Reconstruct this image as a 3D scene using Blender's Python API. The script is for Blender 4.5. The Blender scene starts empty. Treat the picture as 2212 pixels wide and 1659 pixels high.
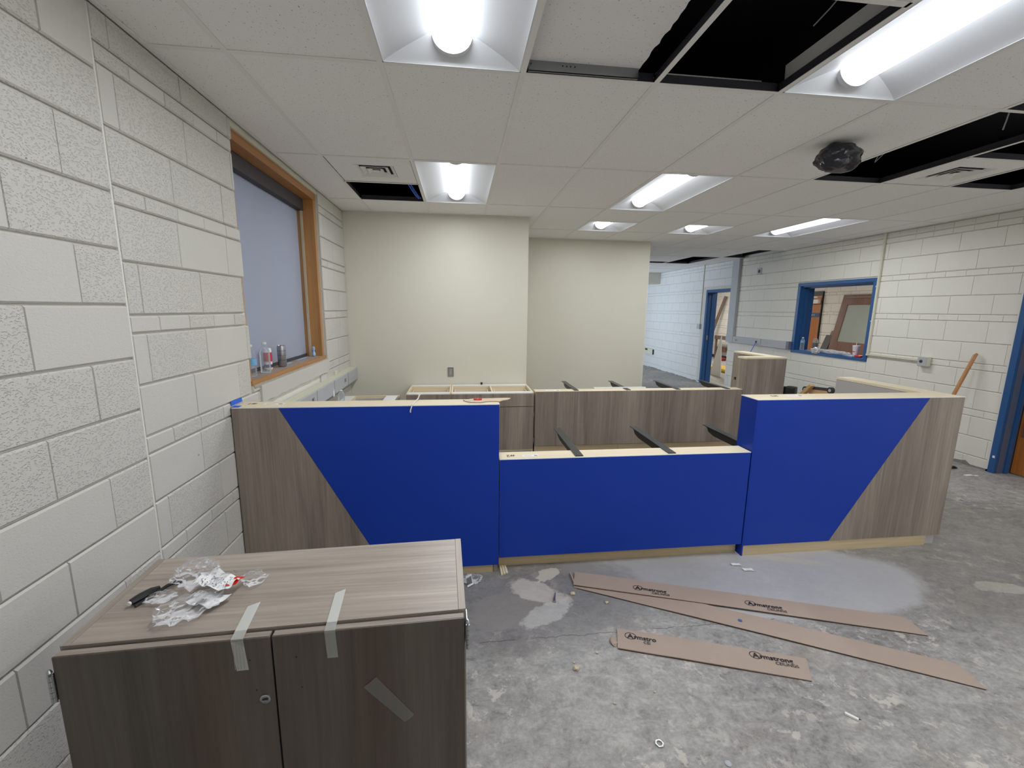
import bpy, bmesh, math, random
from mathutils import Vector, Matrix, noise
C = bpy.context.scene.collection
random.seed(7)
PI = math.pi
# ---------------------------------------------------------------- camera, world, light, exposure
cam_d = bpy.data.cameras.new('camera'); cam = bpy.data.objects.new('camera', cam_d); C.objects.link(cam)
cam_d.sensor_width = 36.0; cam_d.lens = 935.894 / 2212 * 36.0; cam_d.clip_start = 0.02; cam_d.clip_end = 100
rx, ry, rz = -0.171294, -0.011452, -0.120177
R = Matrix.Rotation(rz, 3, 'Z') @ Matrix.Rotation(rx, 3, 'X') @ Matrix.Rotation(ry, 3, 'Y')
M0 = Matrix(((1, 0, 0), (0, 0, -1), (0, 1, 0)))
cam.matrix_world = Matrix.Translation((1.54472, -2.08599, 1.61411)) @ (R @ M0).to_4x4()
bpy.context.scene.camera = cam
sc = bpy.context.scene
w = bpy.data.worlds.new('world'); sc.world = w; w.use_nodes = True
w.node_tree.nodes['Background'].inputs[0].default_value = (0.42, 0.52, 0.75, 1)
w.node_tree.nodes['Background'].inputs[1].default_value = 0.9
sc.view_settings.view_transform = 'Standard'; sc.view_settings.look = 'None'
sc.view_settings.gamma = 1.0; sc.view_settings.use_curve_mapping = False
sc.view_settings.exposure = -0.18
LAMP = 7.0          # strength of the ceiling lamps' lenses

def area(name, loc, rot, sx, sy, power, col, spread=PI):
    d = bpy.data.lights.new(name, 'AREA'); d.shape = 'RECTANGLE'; d.size = sx; d.size_y = sy
    d.energy = power; d.color = col; d.spread = spread
    o = bpy.data.objects.new(name, d); C.objects.link(o); o.location = loc; o.rotation_euler = rot
    return o
# daylight from the corridor's own window, out of view behind the partition
TUBE = 16.5          # light each metre of lamp throws down
area('corridor_daylight', (2.6, 9.2, 1.5), (0, -PI / 2, 0), 1.5, 1.8, 60, (0.72, 0.84, 1.0), 2.0)
# ceiling lamps of the room beyond the right wall (out of view)
area('far_room_lamp', (8.9, 5.2, 2.6), (0, 0, 0), 0.6, 1.2, 60, (1, 0.97, 0.93))
area('far_room_lamp', (8.9, 10.6, 2.6), (0, 0, 0), 0.6, 1.2, 90, (1, 0.95, 0.88))

# ---------------------------------------------------------------- materials
def srgb(r, g, b):
    f = lambda c: (c / 255 / 12.92) if c <= 10.3 else ((c / 255 + 0.055) / 1.055) ** 2.4
    return (f(r), f(g), f(b), 1)
class NT:
    def __init__(s, name):
        s.m = bpy.data.materials.new(name); s.m.use_nodes = True
        s.t = s.m.node_tree; s.b = s.t.nodes['Principled BSDF']
    def n(s, typ, **k):
        x = s.t.nodes.new(typ)
        for a, v in k.items(): setattr(x, a, v)
        return x
    def l(s, a, b): s.t.links.new(a, b)
    def pos(s): return s.n('ShaderNodeNewGeometry').outputs['Position']
    def mapv(s, v, scale=(1, 1, 1), rot=(0, 0, 0), loc=(0, 0, 0)):
        m = s.n('ShaderNodeMapping'); s.l(v, m.inputs[0])
        m.inputs['Scale'].default_value = scale; m.inputs['Rotation'].default_value = rot; m.inputs['Location'].default_value = loc
        return m.outputs[0]
    def noise(s, v, sc_, det=4, rough=0.55, dist=0):
        x = s.n('ShaderNodeTexNoise'); s.l(v, x.inputs['Vector'])
        x.inputs['Scale'].default_value = sc_; x.inputs['Detail'].default_value = det
        x.inputs['Roughness'].default_value = rough; x.inputs['Distortion'].default_value = dist
        return x.outputs['Fac']
    def ramp(s, v, stops):
        x = s.n('ShaderNodeValToRGB'); s.l(v, x.inputs[0]); e = x.color_ramp.elements
        while len(e) < len(stops): e.new(0.5)
        for i, (p, c) in enumerate(stops): e[i].position = p; e[i].color = c if len(c) == 4 else (*c, 1)
        return x.outputs[0]
    def mix(s, f, a, b, mode='MIX'):
        x = s.n('ShaderNodeMix', data_type='RGBA', blend_type=mode)
        for v, i in ((f, 0), (a, 6), (b, 7)):
            if hasattr(v, 'links'): s.l(v, x.inputs[i])
            else: x.inputs[i].default_value = v
        return x.outputs[2]
    def math(s, op, a, b=0.0, c=None, clamp=False):
        x = s.n('ShaderNodeMath', operation=op, use_clamp=clamp)
        for v, i in ((a, 0), (b, 1), (c, 2)):
            if v is None: continue
            if hasattr(v, 'links'): s.l(v, x.inputs[i])
            else: x.inputs[i].default_value = v
        return x.outputs[0]
    def bump(s, h, dist=0.002, st=0.5):
        x = s.n('ShaderNodeBump'); s.l(h, x.inputs['Height']); x.inputs['Distance'].default_value = dist
        x.inputs['Strength'].default_value = st; s.l(x.outputs[0], s.b.inputs['Normal'])
    def base(s, v):
        if hasattr(v, 'links'): s.l(v, s.b.inputs['Base Color'])
        else: s.b.inputs['Base Color'].default_value = v
    def rough(s, v): s.b.inputs['Roughness'].default_value = v
_C = {}
def plain(name, col, rough=0.5, metal=0.0, var=0.06, nscale=9, bumpd=0.0):
    if name in _C: return _C[name]
    t = NT(name); n = t.noise(t.pos(), nscale, 5, 0.6)
    t.base(t.mix(n, tuple(c * (1 - var) for c in col[:3]) + (1,), tuple(min(1, c * (1 + var)) for c in col[:3]) + (1,)))
    t.rough(rough); t.b.inputs['Metallic'].default_value = metal
    if bumpd: t.bump(t.noise(t.pos(), nscale * 12, 3), bumpd, 0.6)
    _C[name] = t.m; return t.m
def block_mat(name, pits, col):
    t = NT(name); p = t.pos()
    n1 = t.noise(p, 2.2, 4, 0.6); n2 = t.noise(p, 60, 3, 0.7)
    c = t.mix(n1, tuple(x * 0.955 for x in col[:3]) + (1,), tuple(x * 1.03 for x in col[:3]) + (1,))
    sp = t.ramp(t.noise(t.mapv(p, (1, 0.7, 1.3)), 150, 1, 0.5), [(0.0, (1, 1, 1)), (0.57, (1, 1, 1)), (0.66, (0, 0, 0)), (1, (0, 0, 0))])
    h = t.math('ADD', t.math('MULTIPLY', sp, pits), t.math('MULTIPLY', n2, 0.25))
    pin = t.ramp(t.noise(p, 52, 0), [(0, (0, 0, 0)), (0.885, (0, 0, 0)), (0.90, (1, 1, 1)), (1, (1, 1, 1))])
    c = t.mix(t.math('MULTIPLY', pin, 0.7), c, (0.12, 0.11, 0.1, 1))
    t.base(c); t.rough(0.62); t.bump(h, 0.0028 if pits > 0.5 else 0.0014, 0.75); return t.m
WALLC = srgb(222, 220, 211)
WALLL = srgb(201, 198, 191)  # same wall paint, toned darker to offset the lamps close by
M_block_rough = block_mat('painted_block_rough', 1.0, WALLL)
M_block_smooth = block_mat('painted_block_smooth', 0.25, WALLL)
M_block_right = block_mat('painted_block_right_wall', 0.3, srgb(226, 223, 214))
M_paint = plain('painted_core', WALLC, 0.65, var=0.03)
M_hallblock = block_mat('painted_block_corridor', 0.4, srgb(214, 215, 214))
def drywall():
    t = NT('painted_drywall'); p = t.pos(); n = t.noise(p, 1.1, 4, 0.6)
    t.base(t.mix(n, srgb(210, 206, 190), srgb(219, 215, 201))); t.rough(0.45)
    t.bump(t.noise(p, 160, 3), 0.0005, 0.5); return t.m
M_dry = drywall()
def wood(name, axis, dark, light, rough=0.42, red=None):
    """laminate with grain along the axis 'x', 'y' or 'z'"""
    t = NT(name); p = t.pos()
    s1 = {'x': (0.35, 6, 6), 'y': (6, 0.35, 6), 'z': (6, 6, 0.35)}[axis]
    s2 = {'x': (1.6, 55, 55), 'y': (55, 1.6, 55), 'z': (55, 55, 1.6)}[axis]
    a = t.noise(t.mapv(p, s1), 1.0, 5, 0.6, 0.8); b = t.noise(t.mapv(p, s2), 1.6, 4, 0.65)
    f = t.math('ADD', t.math('MULTIPLY', a, 0.62), t.math('MULTIPLY', b, 0.38))
    c = t.ramp(f, [(0.33, dark), (0.5, tuple((dark[i] + light[i]) / 2 for i in range(3)) + (1,)), (0.66, light)])
    if red:
        r = t.ramp(t.noise(t.mapv(p, s1, loc=(3, 7, 1)), 1.3, 3), [(0.5, (0, 0, 0)), (0.62, (1, 1, 1))])
        c = t.mix(t.math('MULTIPLY', r, 0.5), c, red)
    t.base(c); t.rough(rough); t.bump(b, 0.0004, 0.35); return t.m
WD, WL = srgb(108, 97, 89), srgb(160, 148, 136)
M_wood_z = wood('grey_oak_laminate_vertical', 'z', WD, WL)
M_wood_z2 = wood('grey_oak_laminate_door_shaded', 'z', srgb(66, 58, 52), srgb(100, 91, 84), 0.4, srgb(84, 62, 56))  # same grey oak, painted darker for the shade on the door fronts
M_wood_x = wood('grey_oak_laminate_top', 'x', srgb(122, 110, 101), srgb(178, 167, 155), 0.38)
M_wood_y = wood('grey_oak_edge', 'y', srgb(128, 118, 107), srgb(172, 161, 149), 0.4)
M_blue = plain('royal_blue_laminate', (0.004, 0.036, 0.33, 1), 0.38, var=0.05, nscale=2); M_blue.node_tree.nodes['Principled BSDF'].inputs['Specular IOR Level'].default_value = 0.3
M_maple = wood('raw_maple_board', 'x', srgb(212, 196, 166), srgb(230, 217, 190), 0.6)
M_maple_y = wood('raw_maple_board_y', 'y', srgb(212, 196, 166), srgb(230, 217, 190), 0.6)
M_ply = wood('plywood_kick', 'x', srgb(164, 145, 112), srgb(196, 178, 146), 0.65)
M_white = plain('white_melamine', srgb(225, 225, 222), 0.4, var=0.02)
M_greylam = plain('grey_laminate', srgb(170, 166, 164), 0.5, var=0.05, nscale=5)
M_oak_y = wood('window_oak_y', 'y', srgb(150, 98, 48), srgb(192, 138, 82), 0.4)
M_oak_z = wood('window_oak_z', 'z', srgb(160, 110, 60), srgb(202, 150, 92), 0.4)
M_door_oak = wood('door_oak', 'z', srgb(150, 86, 30), srgb(186, 118, 52), 0.4)
M_brown = wood('brown_door_wood', 'z', srgb(92, 62, 50), srgb(126, 90, 74), 0.45)
M_timber = wood('old_timber', 'z', srgb(84, 66, 58), srgb(120, 98, 86), 0.6)
M_bluepaint = plain('blue_painted_steel', srgb(38, 84, 138), 0.35, var=0.06, nscale=3)
M_jamb = plain('slate_painted_steel', srgb(86, 94, 116), 0.35, var=0.12, nscale=3)
M_steel = plain('galvanised_steel', srgb(150, 152, 156), 0.35, 0.9, var=0.1, nscale=14)
M_hinge = plain('satin_nickel', srgb(180, 182, 186), 0.3, 0.95)
M_greymetal = plain('grey_raceway_paint', srgb(178, 180, 184), 0.45, 0.0, var=0.04)
M_cream = plain('cream_conduit_paint', srgb(210, 208, 188), 0.45, var=0.03)
M_black = plain('black_plastic', (0.012, 0.012, 0.013, 1), 0.35)
M_blackm = plain('black_steel_bracket', (0.03, 0.032, 0.034, 1), 0.3, 0.5, var=0.5, nscale=40)
M_dark = plain('plenum_black', (0.005, 0.005, 0.009, 1), 0.8)
M_web = plain('shaded_tee_web', srgb(58, 58, 66), 0.5, var=0.2, nscale=30)  # grey web metal, darkened in colour for the shade above the grid
M_tee = plain('white_grid_paint', srgb(236, 234, 230), 0.5, var=0.02)
M_refl = plain('lamp_reflector_white', srgb(222, 224, 228), 0.5, var=0.01)
M_rubber = plain('wheel_rubber', (0.03, 0.03, 0.03, 1), 0.6)
M_carpet = plain('tan_carpet', srgb(196, 160, 112), 0.9, var=0.12, nscale=60, bumpd=0.001)
M_red = plain('red_plastic', srgb(205, 35, 25), 0.35)
M_yellow = plain('yellow_plastic', srgb(224, 186, 20), 0.4)
M_orange = plain('orange_plastic', srgb(240, 90, 35), 0.4)
M_paper = plain('white_paper', srgb(228, 228, 226), 0.7, var=0.02)
M_ink = plain('black_ink', (0.015, 0.015, 0.018, 1), 0.6)
M_cardb = plain('brown_cardboard', srgb(166, 148, 135), 0.85, var=0.07, nscale=7, bumpd=0.0004)
M_cardshade = plain('cardboard_edge_shade', srgb(70, 52, 42), 0.9)  # dark core edge that also paints the shadow under the raised strips
M_bluetape = plain('blue_painters_tape', srgb(30, 100, 215), 0.55)
M_handle = wood('ash_handle', 'z', srgb(160, 104, 56), srgb(200, 146, 92), 0.4)
M_bluecable = plain('blue_cable_jacket', srgb(60, 110, 230), 0.4)
M_plaster = plain('crumb_plaster', srgb(196, 184, 160), 0.9, var=0.15, nscale=80)
M_mortar = plain('rough_mortar', srgb(176, 166, 150), 0.9, var=0.2, nscale=50, bumpd=0.003)
M_shade = plain('dark_blind_cassette', srgb(62, 58, 62), 0.6)
M_silver = plain('aluminium_can', srgb(170, 172, 180), 0.28, 0.9, var=0.25, nscale=60)
M_labelblue = plain('light_blue_label', srgb(120, 180, 225), 0.5)
M_cup = plain('foam_cup', srgb(236, 234, 236), 0.6)
M_base = plain('black_cove_base', (0.012, 0.013, 0.018, 1), 0.5)
M_bag = plain('black_bin_bag', (0.012, 0.012, 0.018, 1), 0.22, bumpd=0.004, nscale=4)
def tile_mat():
    t = NT('mineral_fibre_tile'); p = t.pos()
    v = t.noise(t.mapv(p, (1, 0.75, 1)), 120, 2, 0.6)
    sp = t.ramp(v, [(0, (0, 0, 0)), (0.655, (0, 0, 0)), (0.70, (1, 1, 1)), (1, (1, 1, 1))])
    c = t.mix(t.noise(p, 1.6, 4), srgb(241, 239, 237), srgb(246, 244, 243))
    c = t.mix(t.math('MULTIPLY', sp, 0.7), c, srgb(110, 106, 102)); t.base(c); t.rough(0.9)
    t.bump(t.math('MULTIPLY', sp, -1), 0.0015, 0.5); return t.m
M_tile = tile_mat()
def fabric():
    t = NT('grey_blind_fabric'); p = t.pos()
    col = t.mix(t.noise(p, 300, 2), srgb(172, 176, 190), srgb(188, 192, 206))
    t.base(col); t.rough(0.85)
    tr = t.n('ShaderNodeBsdfTranslucent'); t.l(col, tr.inputs[0])
    mx = t.n('ShaderNodeMixShader'); mx.inputs[0].default_value = 0.28
    t.l(t.b.outputs[0], mx.inputs[1]); t.l(tr.outputs[0], mx.inputs[2])
    t.l(mx.outputs[0], t.t.nodes['Material Output'].inputs[0]); return t.m
M_fabric = fabric()
def film(name, tint, solid, rough=0.08):
    t = NT(name); tr = t.n('ShaderNodeBsdfTransparent'); tr.inputs[0].default_value = (*tint, 1)
    t.base((*[min(1, x) for x in tint], 1)); t.rough(rough); t.b.inputs['Specular IOR Level'].default_value = 0.9
    fr = t.n('ShaderNodeFresnel'); fr.inputs[0].default_value = 1.45
    f = t.math('ADD', t.math('MULTIPLY', fr.outputs[0], 0.7), solid, clamp=True)
    mx = t.n('ShaderNodeMixShader'); t.l(f, mx.inputs[0]); t.l(tr.outputs[0], mx.inputs[1]); t.l(t.b.outputs[0], mx.inputs[2])
    t.l(mx.outputs[0], t.t.nodes['Material Output'].inputs[0]); return t.m
M_film = film('clear_plastic_film', (0.97, 0.97, 0.98), 0.015)
M_pet = film('clear_pet_plastic', (0.90, 0.93, 0.96), 0.10, 0.05)
M_tape = film('translucent_filament_tape', (0.88, 0.88, 0.86), 0.20, 0.4)
M_cleartape = film('clear_packing_tape', (0.94, 0.94, 0.92), 0.10, 0.25)
M_frost = plain('frosted_glass', srgb(146, 152, 144), 0.35, var=0.06, nscale=5)
def emit():
    t = NT('lamp_lens_glow'); t.base((0.9, 0.9, 0.9, 1))
    t.b.inputs['Emission Color'].default_value = (0.90, 0.95, 1.0, 1); t.b.inputs['Emission Strength'].default_value = LAMP; return t.m
M_lens = emit()
def floor_mat():
    t = NT('worn_concrete'); p = t.pos()
    big = t.noise(p, 1.3, 5, 0.65, 0.6); mid = t.noise(t.mapv(p, (1, 1.5, 1), (0, 0, 0.5)), 11, 7, 0.75, 0.5); fine = t.noise(p, 55, 4, 0.7)
    f = t.math('ADD', t.math('MULTIPLY', big, 0.30), t.math('ADD', t.math('MULTIPLY', mid, 0.46), t.math('MULTIPLY', fine, 0.24)))
    c = t.ramp(f, [(0.37, srgb(96, 93, 90)), (0.46, srgb(136, 133, 130)), (0.53, srgb(155, 152, 148)), (0.63, srgb(178, 174, 168))])
    # pale adhesive flecks
    fl = t.ramp(t.noise(t.mapv(p, (1, 1, 1), (0, 0, 0.7)), 11, 6, 0.72, 0.3), [(0.56, (0, 0, 0)), (0.60, (1, 1, 1))])
    zone = t.ramp(t.noise(p, 1.7, 3), [(0.42, (0.15, 0.15, 0.15)), (0.6, (1, 1, 1))])
    c = t.mix(t.math('MULTIPLY', t.math('MULTIPLY', fl, zone), 0.6), c, srgb(204, 196, 186))
    br = t.ramp(t.noise(t.mapv(p, loc=(5, 2, 0)), 3.1, 4, 0.6), [(0.56, (0, 0, 0)), (0.72, (1, 1, 1))])
    c = t.mix(t.math('MULTIPLY', br, 0.35), c, srgb(140, 124, 106))
    sx = t.n('ShaderNodeSeparateXYZ'); t.l(p, sx.inputs[0]); X, Y = sx.outputs[0], sx.outputs[1]
    wob = t.math('MULTIPLY', t.math('SUBTRACT', t.noise(p, 3.0, 6, 0.7), 0.5), 0.55)
    def blob(cx, cy, ax, ay, soft, ang=0.0, wk=1.0):
        ca, sa = math.cos(ang), math.sin(ang)
        dx = t.math('SUBTRACT', X, cx); dy = t.math('SUBTRACT', Y, cy)
        u = t.math('DIVIDE', t.math('ADD', t.math('MULTIPLY', dx, ca), t.math('MULTIPLY', dy, sa)), ax)
        v = t.math('DIVIDE', t.math('SUBTRACT', t.math('MULTIPLY', dy, ca), t.math('MULTIPLY', dx, sa)), ay)
        d = t.math('SQRT', t.math('ADD', t.math('MULTIPLY', u, u), t.math('MULTIPLY', v, v)))
        d = t.math('ADD', d, t.math('MULTIPLY', wob, wk * 2))
        return t.math('SUBTRACT', 1.0, t.math('DIVIDE', t.math('SUBTRACT', d, 1.0 - soft), 2 * soft, clamp=True), clamp=True)
    # smooth grey patching compound in front of the right counter, darker ground beyond it
    c = t.mix(t.math('MULTIPLY', blob(5.2, 0.25, 1.35, 0.85, 0.15), 0.42), c, srgb(116, 112, 106))
    c = t.mix(t.math('MULTIPLY', blob(3.25, 0.22, 1.1, 0.42, 0.05, -0.16, 0.35), 0.78), c, srgb(182, 181, 183))
    c = t.mix(t.math('MULTIPLY', blob(2.6, 0.3, 0.5, 0.28, 0.2), 0.35), c, srgb(146, 143, 140))
    # darker worn ground by the cabinet with pale patches of old compound
    c = t.mix(t.math('MULTIPLY', blob(1.95, 0.1, 0.62, 0.42, 0.12), 0.55), c, srgb(118, 115, 114))
    c = t.mix(t.math('MULTIPLY', blob(1.80, 0.02, 0.20, 0.16, 0.06, 0, 1.4), 0.6), c, srgb(146, 141, 134))
    c = t.mix(t.math('MULTIPLY', blob(1.95, 0.16, 0.17, 0.09, 0.10, -0.6, 2.6), 0.75), c, t.mix(mid, srgb(176, 168, 158), srgb(222, 214, 204)))
    c = t.mix(t.math('MULTIPLY', blob(1.97, -0.04, 0.15, 0.07, 0.10, 0.5, 2.6), 0.7), c, t.mix(mid, srgb(168, 165, 160), srgb(214, 210, 206)))
    c = t.mix(t.math('MULTIPLY', blob(2.08, 0.31, 0.10, 0.05, 0.08, 0.5, 3.4), 0.75), c, srgb(206, 198, 184))
    c = t.mix(t.math('MULTIPLY', blob(3.7, 0.30, 0.20, 0.03, 0.3, -0.3, 0.5), 0.3), c, srgb(206, 194, 160))
    c = t.mix(t.math('MULTIPLY', blob(4.75, -0.1, 0.16, 0.05, 0.06, -0.2, 3.5), 0.45), c, srgb(190, 184, 174))
    c = t.mix(t.math('MULTIPLY', blob(4.35, -0.62, 0.2, 0.05, 0.3, -0.2, 2.0), 0.35), c, srgb(186, 180, 170))
    # hairline crack running across the slab
    yl = t.math('ADD', -0.205, t.math('MULTIPLY', t.math('SUBTRACT', t.noise(t.mapv(p, (1, 0.02, 1)), 9, 4, 0.7), 0.5), 0.05))
    d = t.math('ABSOLUTE', t.math('SUBTRACT', Y, yl))
    ck = t.math('MULTIPLY', t.math('LESS_THAN', d, 0.0024), t.math('LESS_THAN', X, 3.2))
    ck = t.math('MULTIPLY', ck, t.ramp(t.noise(p, 6, 2), [(0.42, (0.1, 0.1, 0.1)), (0.52, (1, 1, 1))]))
    c = t.mix(t.math('MULTIPLY', ck, 0.7), c, srgb(70, 64, 60))
    t.base(c); t.rough(0.55)
    t.bump(t.math('ADD', t.math('MULTIPLY', mid, 0.5), t.math('MULTIPLY', fine, 0.5)), 0.003, 0.35); return t.m
M_floor = floor_mat()

# ---------------------------------------------------------------- mesh helpers
class MB:
    def __init__(s): s.v = []; s.f = []; s.smooth = False
    def box(s, x0, x1, y0, y1, z0, z1, bev=0.0):
        i = len(s.v)
        if bev <= 0:
            s.v += [(x, y, z) for x in (x0, x1) for y in (y0, y1) for z in (z0, z1)]
            s.f += [tuple(i + k for k in q) for q in ((0, 1, 3, 2), (4, 6, 7, 5), (0, 4, 5, 1), (2, 3, 7, 6), (0, 2, 6, 4), (1, 5, 7, 3))]
        else:
            bm = bmesh.new(); vs = [bm.verts.new((x, y, z)) for x in (x0, x1) for y in (y0, y1) for z in (z0, z1)]
            for q in ((0, 1, 3, 2), (4, 6, 7, 5), (0, 4, 5, 1), (2, 3, 7, 6), (0, 2, 6, 4), (1, 5, 7, 3)): bm.faces.new([vs[k] for k in q])
            bmesh.ops.bevel(bm, geom=bm.edges[:], offset=bev, segments=2, affect='EDGES', profile=0.6)
            s.bm(bm)
        return s
    def bm(s, bm, M=None):
        i = len(s.v); bm.verts.index_update()
        s.v += [tuple((M @ v.co) if M else v.co) for v in bm.verts]
        s.f += [tuple(i + v.index for v in f.verts) for f in bm.faces]; bm.free(); return s
    def prism(s, pts, axis, a, b):
        """extrude the polygon pts (2-D, in the other two axes) from a to b"""
        i = len(s.v); n = len(pts)
        def P(p, t): return {'x': (t, p[0], p[1]), 'y': (p[0], t, p[1]), 'z': (p[0], p[1], t)}[axis]
        s.v += [P(p, a) for p in pts] + [P(p, b) for p in pts]
        s.f += [tuple(range(i + n - 1, i - 1, -1)), tuple(range(i + n, i + 2 * n))]
        s.f += [(i + k, i + (k + 1) % n, i + n + (k + 1) % n, i + n + k) for k in range(n)]; return s
    def tube(s, pts, r, seg=8, caps=True):
        pts = [Vector(p) for p in pts]; rings = []
        rr = r if isinstance(r, (list, tuple)) else [r] * len(pts)
        up = Vector((0, 0, 1)); prev = None
        for k, p in enumerate(pts):
            d = (pts[min(k + 1, len(pts) - 1)] - pts[max(k - 1, 0)]).normalized()
            a = (prev - d * prev.dot(d)) if prev else (d.cross(up) if abs(d.z) < 0.95 else d.cross(Vector((1, 0, 0))))
            a.normalize(); prev = a; b = d.cross(a); i = len(s.v)
            s.v += [tuple(p + (a * math.cos(2 * PI * j / seg) + b * math.sin(2 * PI * j / seg)) * rr[k]) for j in range(seg)]; rings.append(i)
        for k in range(len(rings) - 1):
            a, b = rings[k], rings[k + 1]
            s.f += [(a + j, a + (j + 1) % seg, b + (j + 1) % seg, b + j) for j in range(seg)]
        if caps: s.f += [tuple(range(rings[0] + seg - 1, rings[0] - 1, -1)), tuple(range(rings[-1], rings[-1] + seg))]
        return s
    def lathe(s, prof, c=(0, 0, 0), seg=20, M=None, ribs=None):
        i = len(s.v); n = len(prof)
        for r, z in prof:
            for j in range(seg):
                a = 2 * PI * j / seg; v = Vector((r * math.cos(a), r * math.sin(a), z))
                if M: v = M @ v
                s.v.append(tuple(v + Vector(c)))
        for k in range(n - 1):
            s.f += [(i + k * seg + j, i + k * seg + (j + 1) % seg, i + (k + 1) * seg + (j + 1) % seg, i + (k + 1) * seg + j) for j in range(seg)]
        s.f += [tuple(range(i + seg - 1, i - 1, -1)), tuple(range(i + (n - 1) * seg, i + n * seg))]; return s
    def quad(s, *p): i = len(s.v); s.v += [tuple(q) for q in p]; s.f.append(tuple(range(i, i + len(p)))); return s
    def mesh(s, name, off=None):
        me = bpy.data.meshes.new(name)
        v = s.v if off is None else [(a - off[0], b - off[1], c - off[2]) for a, b, c in s.v]
        me.from_pydata(v, [], s.f); me.validate(); me.update()
        bm = bmesh.new(); bm.from_mesh(me); bmesh.ops.recalc_face_normals(bm, faces=bm.faces[:]); bm.to_mesh(me); bm.free()
        if s.smooth:
            me.polygons.foreach_set('use_smooth', [True] * len(me.polygons))
            me.set_sharp_from_angle(angle=math.radians(40))
        return me
    def sm(s): s.smooth = True; return s
OFF = {}
def obj(name, mb, mat, parent=None):
    """link one mesh object; vertices are given in world space unless the parent's frame is local"""
    off = OFF.get(parent.name) if parent else None
    me = mb.mesh(name, off); o = bpy.data.objects.new(name, me); C.objects.link(o)
    if mat: me.materials.append(mat)
    if parent: o.parent = parent; OFF[o.name] = off
    return o
def tag(o, label, cat, group=None):
    o['label'] = label; o['category'] = cat
    if group: o['group'] = group
    return o
def thing(name, label, cat, loc=(0, 0, 0), rotz=0.0, group=None, local=False):
    o = bpy.data.objects.new(name, None); C.objects.link(o); o.location = loc; o.rotation_euler = (0, 0, rotz); o.empty_display_size = 0.05
    OFF[o.name] = None if local else Vector(loc); return tag(o, label, cat, group)
def one(name, mb, mat, label, cat, group=None, loc=None):
    """a thing that is one mesh, its origin at its base"""
    if loc is None:
        xs = [v[0] for v in mb.v]; ys = [v[1] for v in mb.v]; zs = [v[2] for v in mb.v]
        loc = ((min(xs) + max(xs)) / 2, (min(ys) + max(ys)) / 2, min(zs))
    me = mb.mesh(name, Vector(loc)); o = bpy.data.objects.new(name, me); C.objects.link(o); o.location = loc
    OFF[o.name] = Vector(loc)
    if mat: me.materials.append(mat)
    return tag(o, label, cat, group)
def struct(name, mb, mat, parent=None):
    o = obj(name, mb, mat, parent)
    if not parent: o['kind'] = 'structure'
    return o
def stuff(o): o['kind'] = 'stuff'; return o
def copy_tree(o, parent=None):
    c = o.copy(); C.objects.link(c); c.parent = parent; OFF[c.name] = OFF.get(o.name)
    for ch in list(o.children): copy_tree(ch, c)
    return c
def text_mb(body, size, M, thick=0.0004, bold=False, align='LEFT'):
    cu = bpy.data.curves.new('t', 'FONT'); cu.body = body; cu.size = size; cu.extrude = thick; cu.align_x = align
    if bold: cu.offset = size * 0.018
    cu.resolution_u = 3
    o = bpy.data.objects.new('t', cu); C.objects.link(o)
    bpy.context.view_layer.update()
    me = bpy.data.meshes.new_from_object(o.evaluated_get(bpy.context.evaluated_depsgraph_get()))
    m = MB(); m.v = [tuple(M @ v.co) for v in me.vertices]; m.f = [tuple(p.vertices) for p in me.polygons]
    wdt = max([v.co.x for v in me.vertices] or [0])
    bpy.data.objects.remove(o); bpy.data.curves.remove(cu); bpy.data.meshes.remove(me); return m, wdt
def join(*ms):
    r = MB()
    for m in ms: i = len(r.v); r.v += m.v; r.f += [tuple(k + i for k in f) for f in m.f]
    return r
def crumple(cx, cy, cz, rx_, ry_, rz_, amp=0.35, seed=0, sub=3, freq=2.2, rot=0.0):
    bm = bmesh.new(); bmesh.ops.create_icosphere(bm, subdivisions=sub, radius=1)
    ca, sa = math.cos(rot), math.sin(rot)
    for v in bm.verts:
        q = v.co * freq + Vector((seed * 3.1, seed * 1.7, 0.5))
        k = 1 + amp * (noise.noise(q) + 0.6 * abs(noise.noise(q * 2.3)) + 0.25 * noise.noise(q * 5.0))
        x, y, z = v.co.x * rx_ * k, v.co.y * ry_ * k, v.co.z * rz_ * k
        v.co = (cx + x * ca - y * sa, cy + x * sa + y * ca, max(cz + z, cz - rz_ * 0.92))
    return MB().bm(bm)

# ---------------------------------------------------------------- block walls
CAMP = Vector((1.54472, -2.08599, 1.61411))
_bm_cache = {}
def block_mesh(w_, h_, mat, t=0.014):
    """face slab in the local y-z plane, its front towards local +x, edges chamfered"""
    k = (round(w_, 3), round(h_, 3), mat.name)
    if k in _bm_cache: return _bm_cache[k]
    m = MB(); b = 0.006; by = 0.0022; hw, hh = w_ / 2, h_ / 2
    bk = [(0, -hw, -hh), (0, hw, -hh), (0, hw, hh), (0, -hw, hh)]
    md = [(t - b, y, z) for _, y, z in bk]; bb = min(b, hh * 0.4)
    fr = [(t, y - math.copysign(by, y), z - math.copysign(bb, z)) for _, y, z in bk]
    m.v = bk + md + fr
    for a in (0, 4): m.f += [(a + i, a + (i + 1) % 4, a + 4 + (i + 1) % 4, a + 4 + i) for i in range(4)]
    m.f.append((8, 9, 10, 11)); me = m.mesh('concrete_block'); me.materials.append(mat); _bm_cache[k] = me; return me
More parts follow.
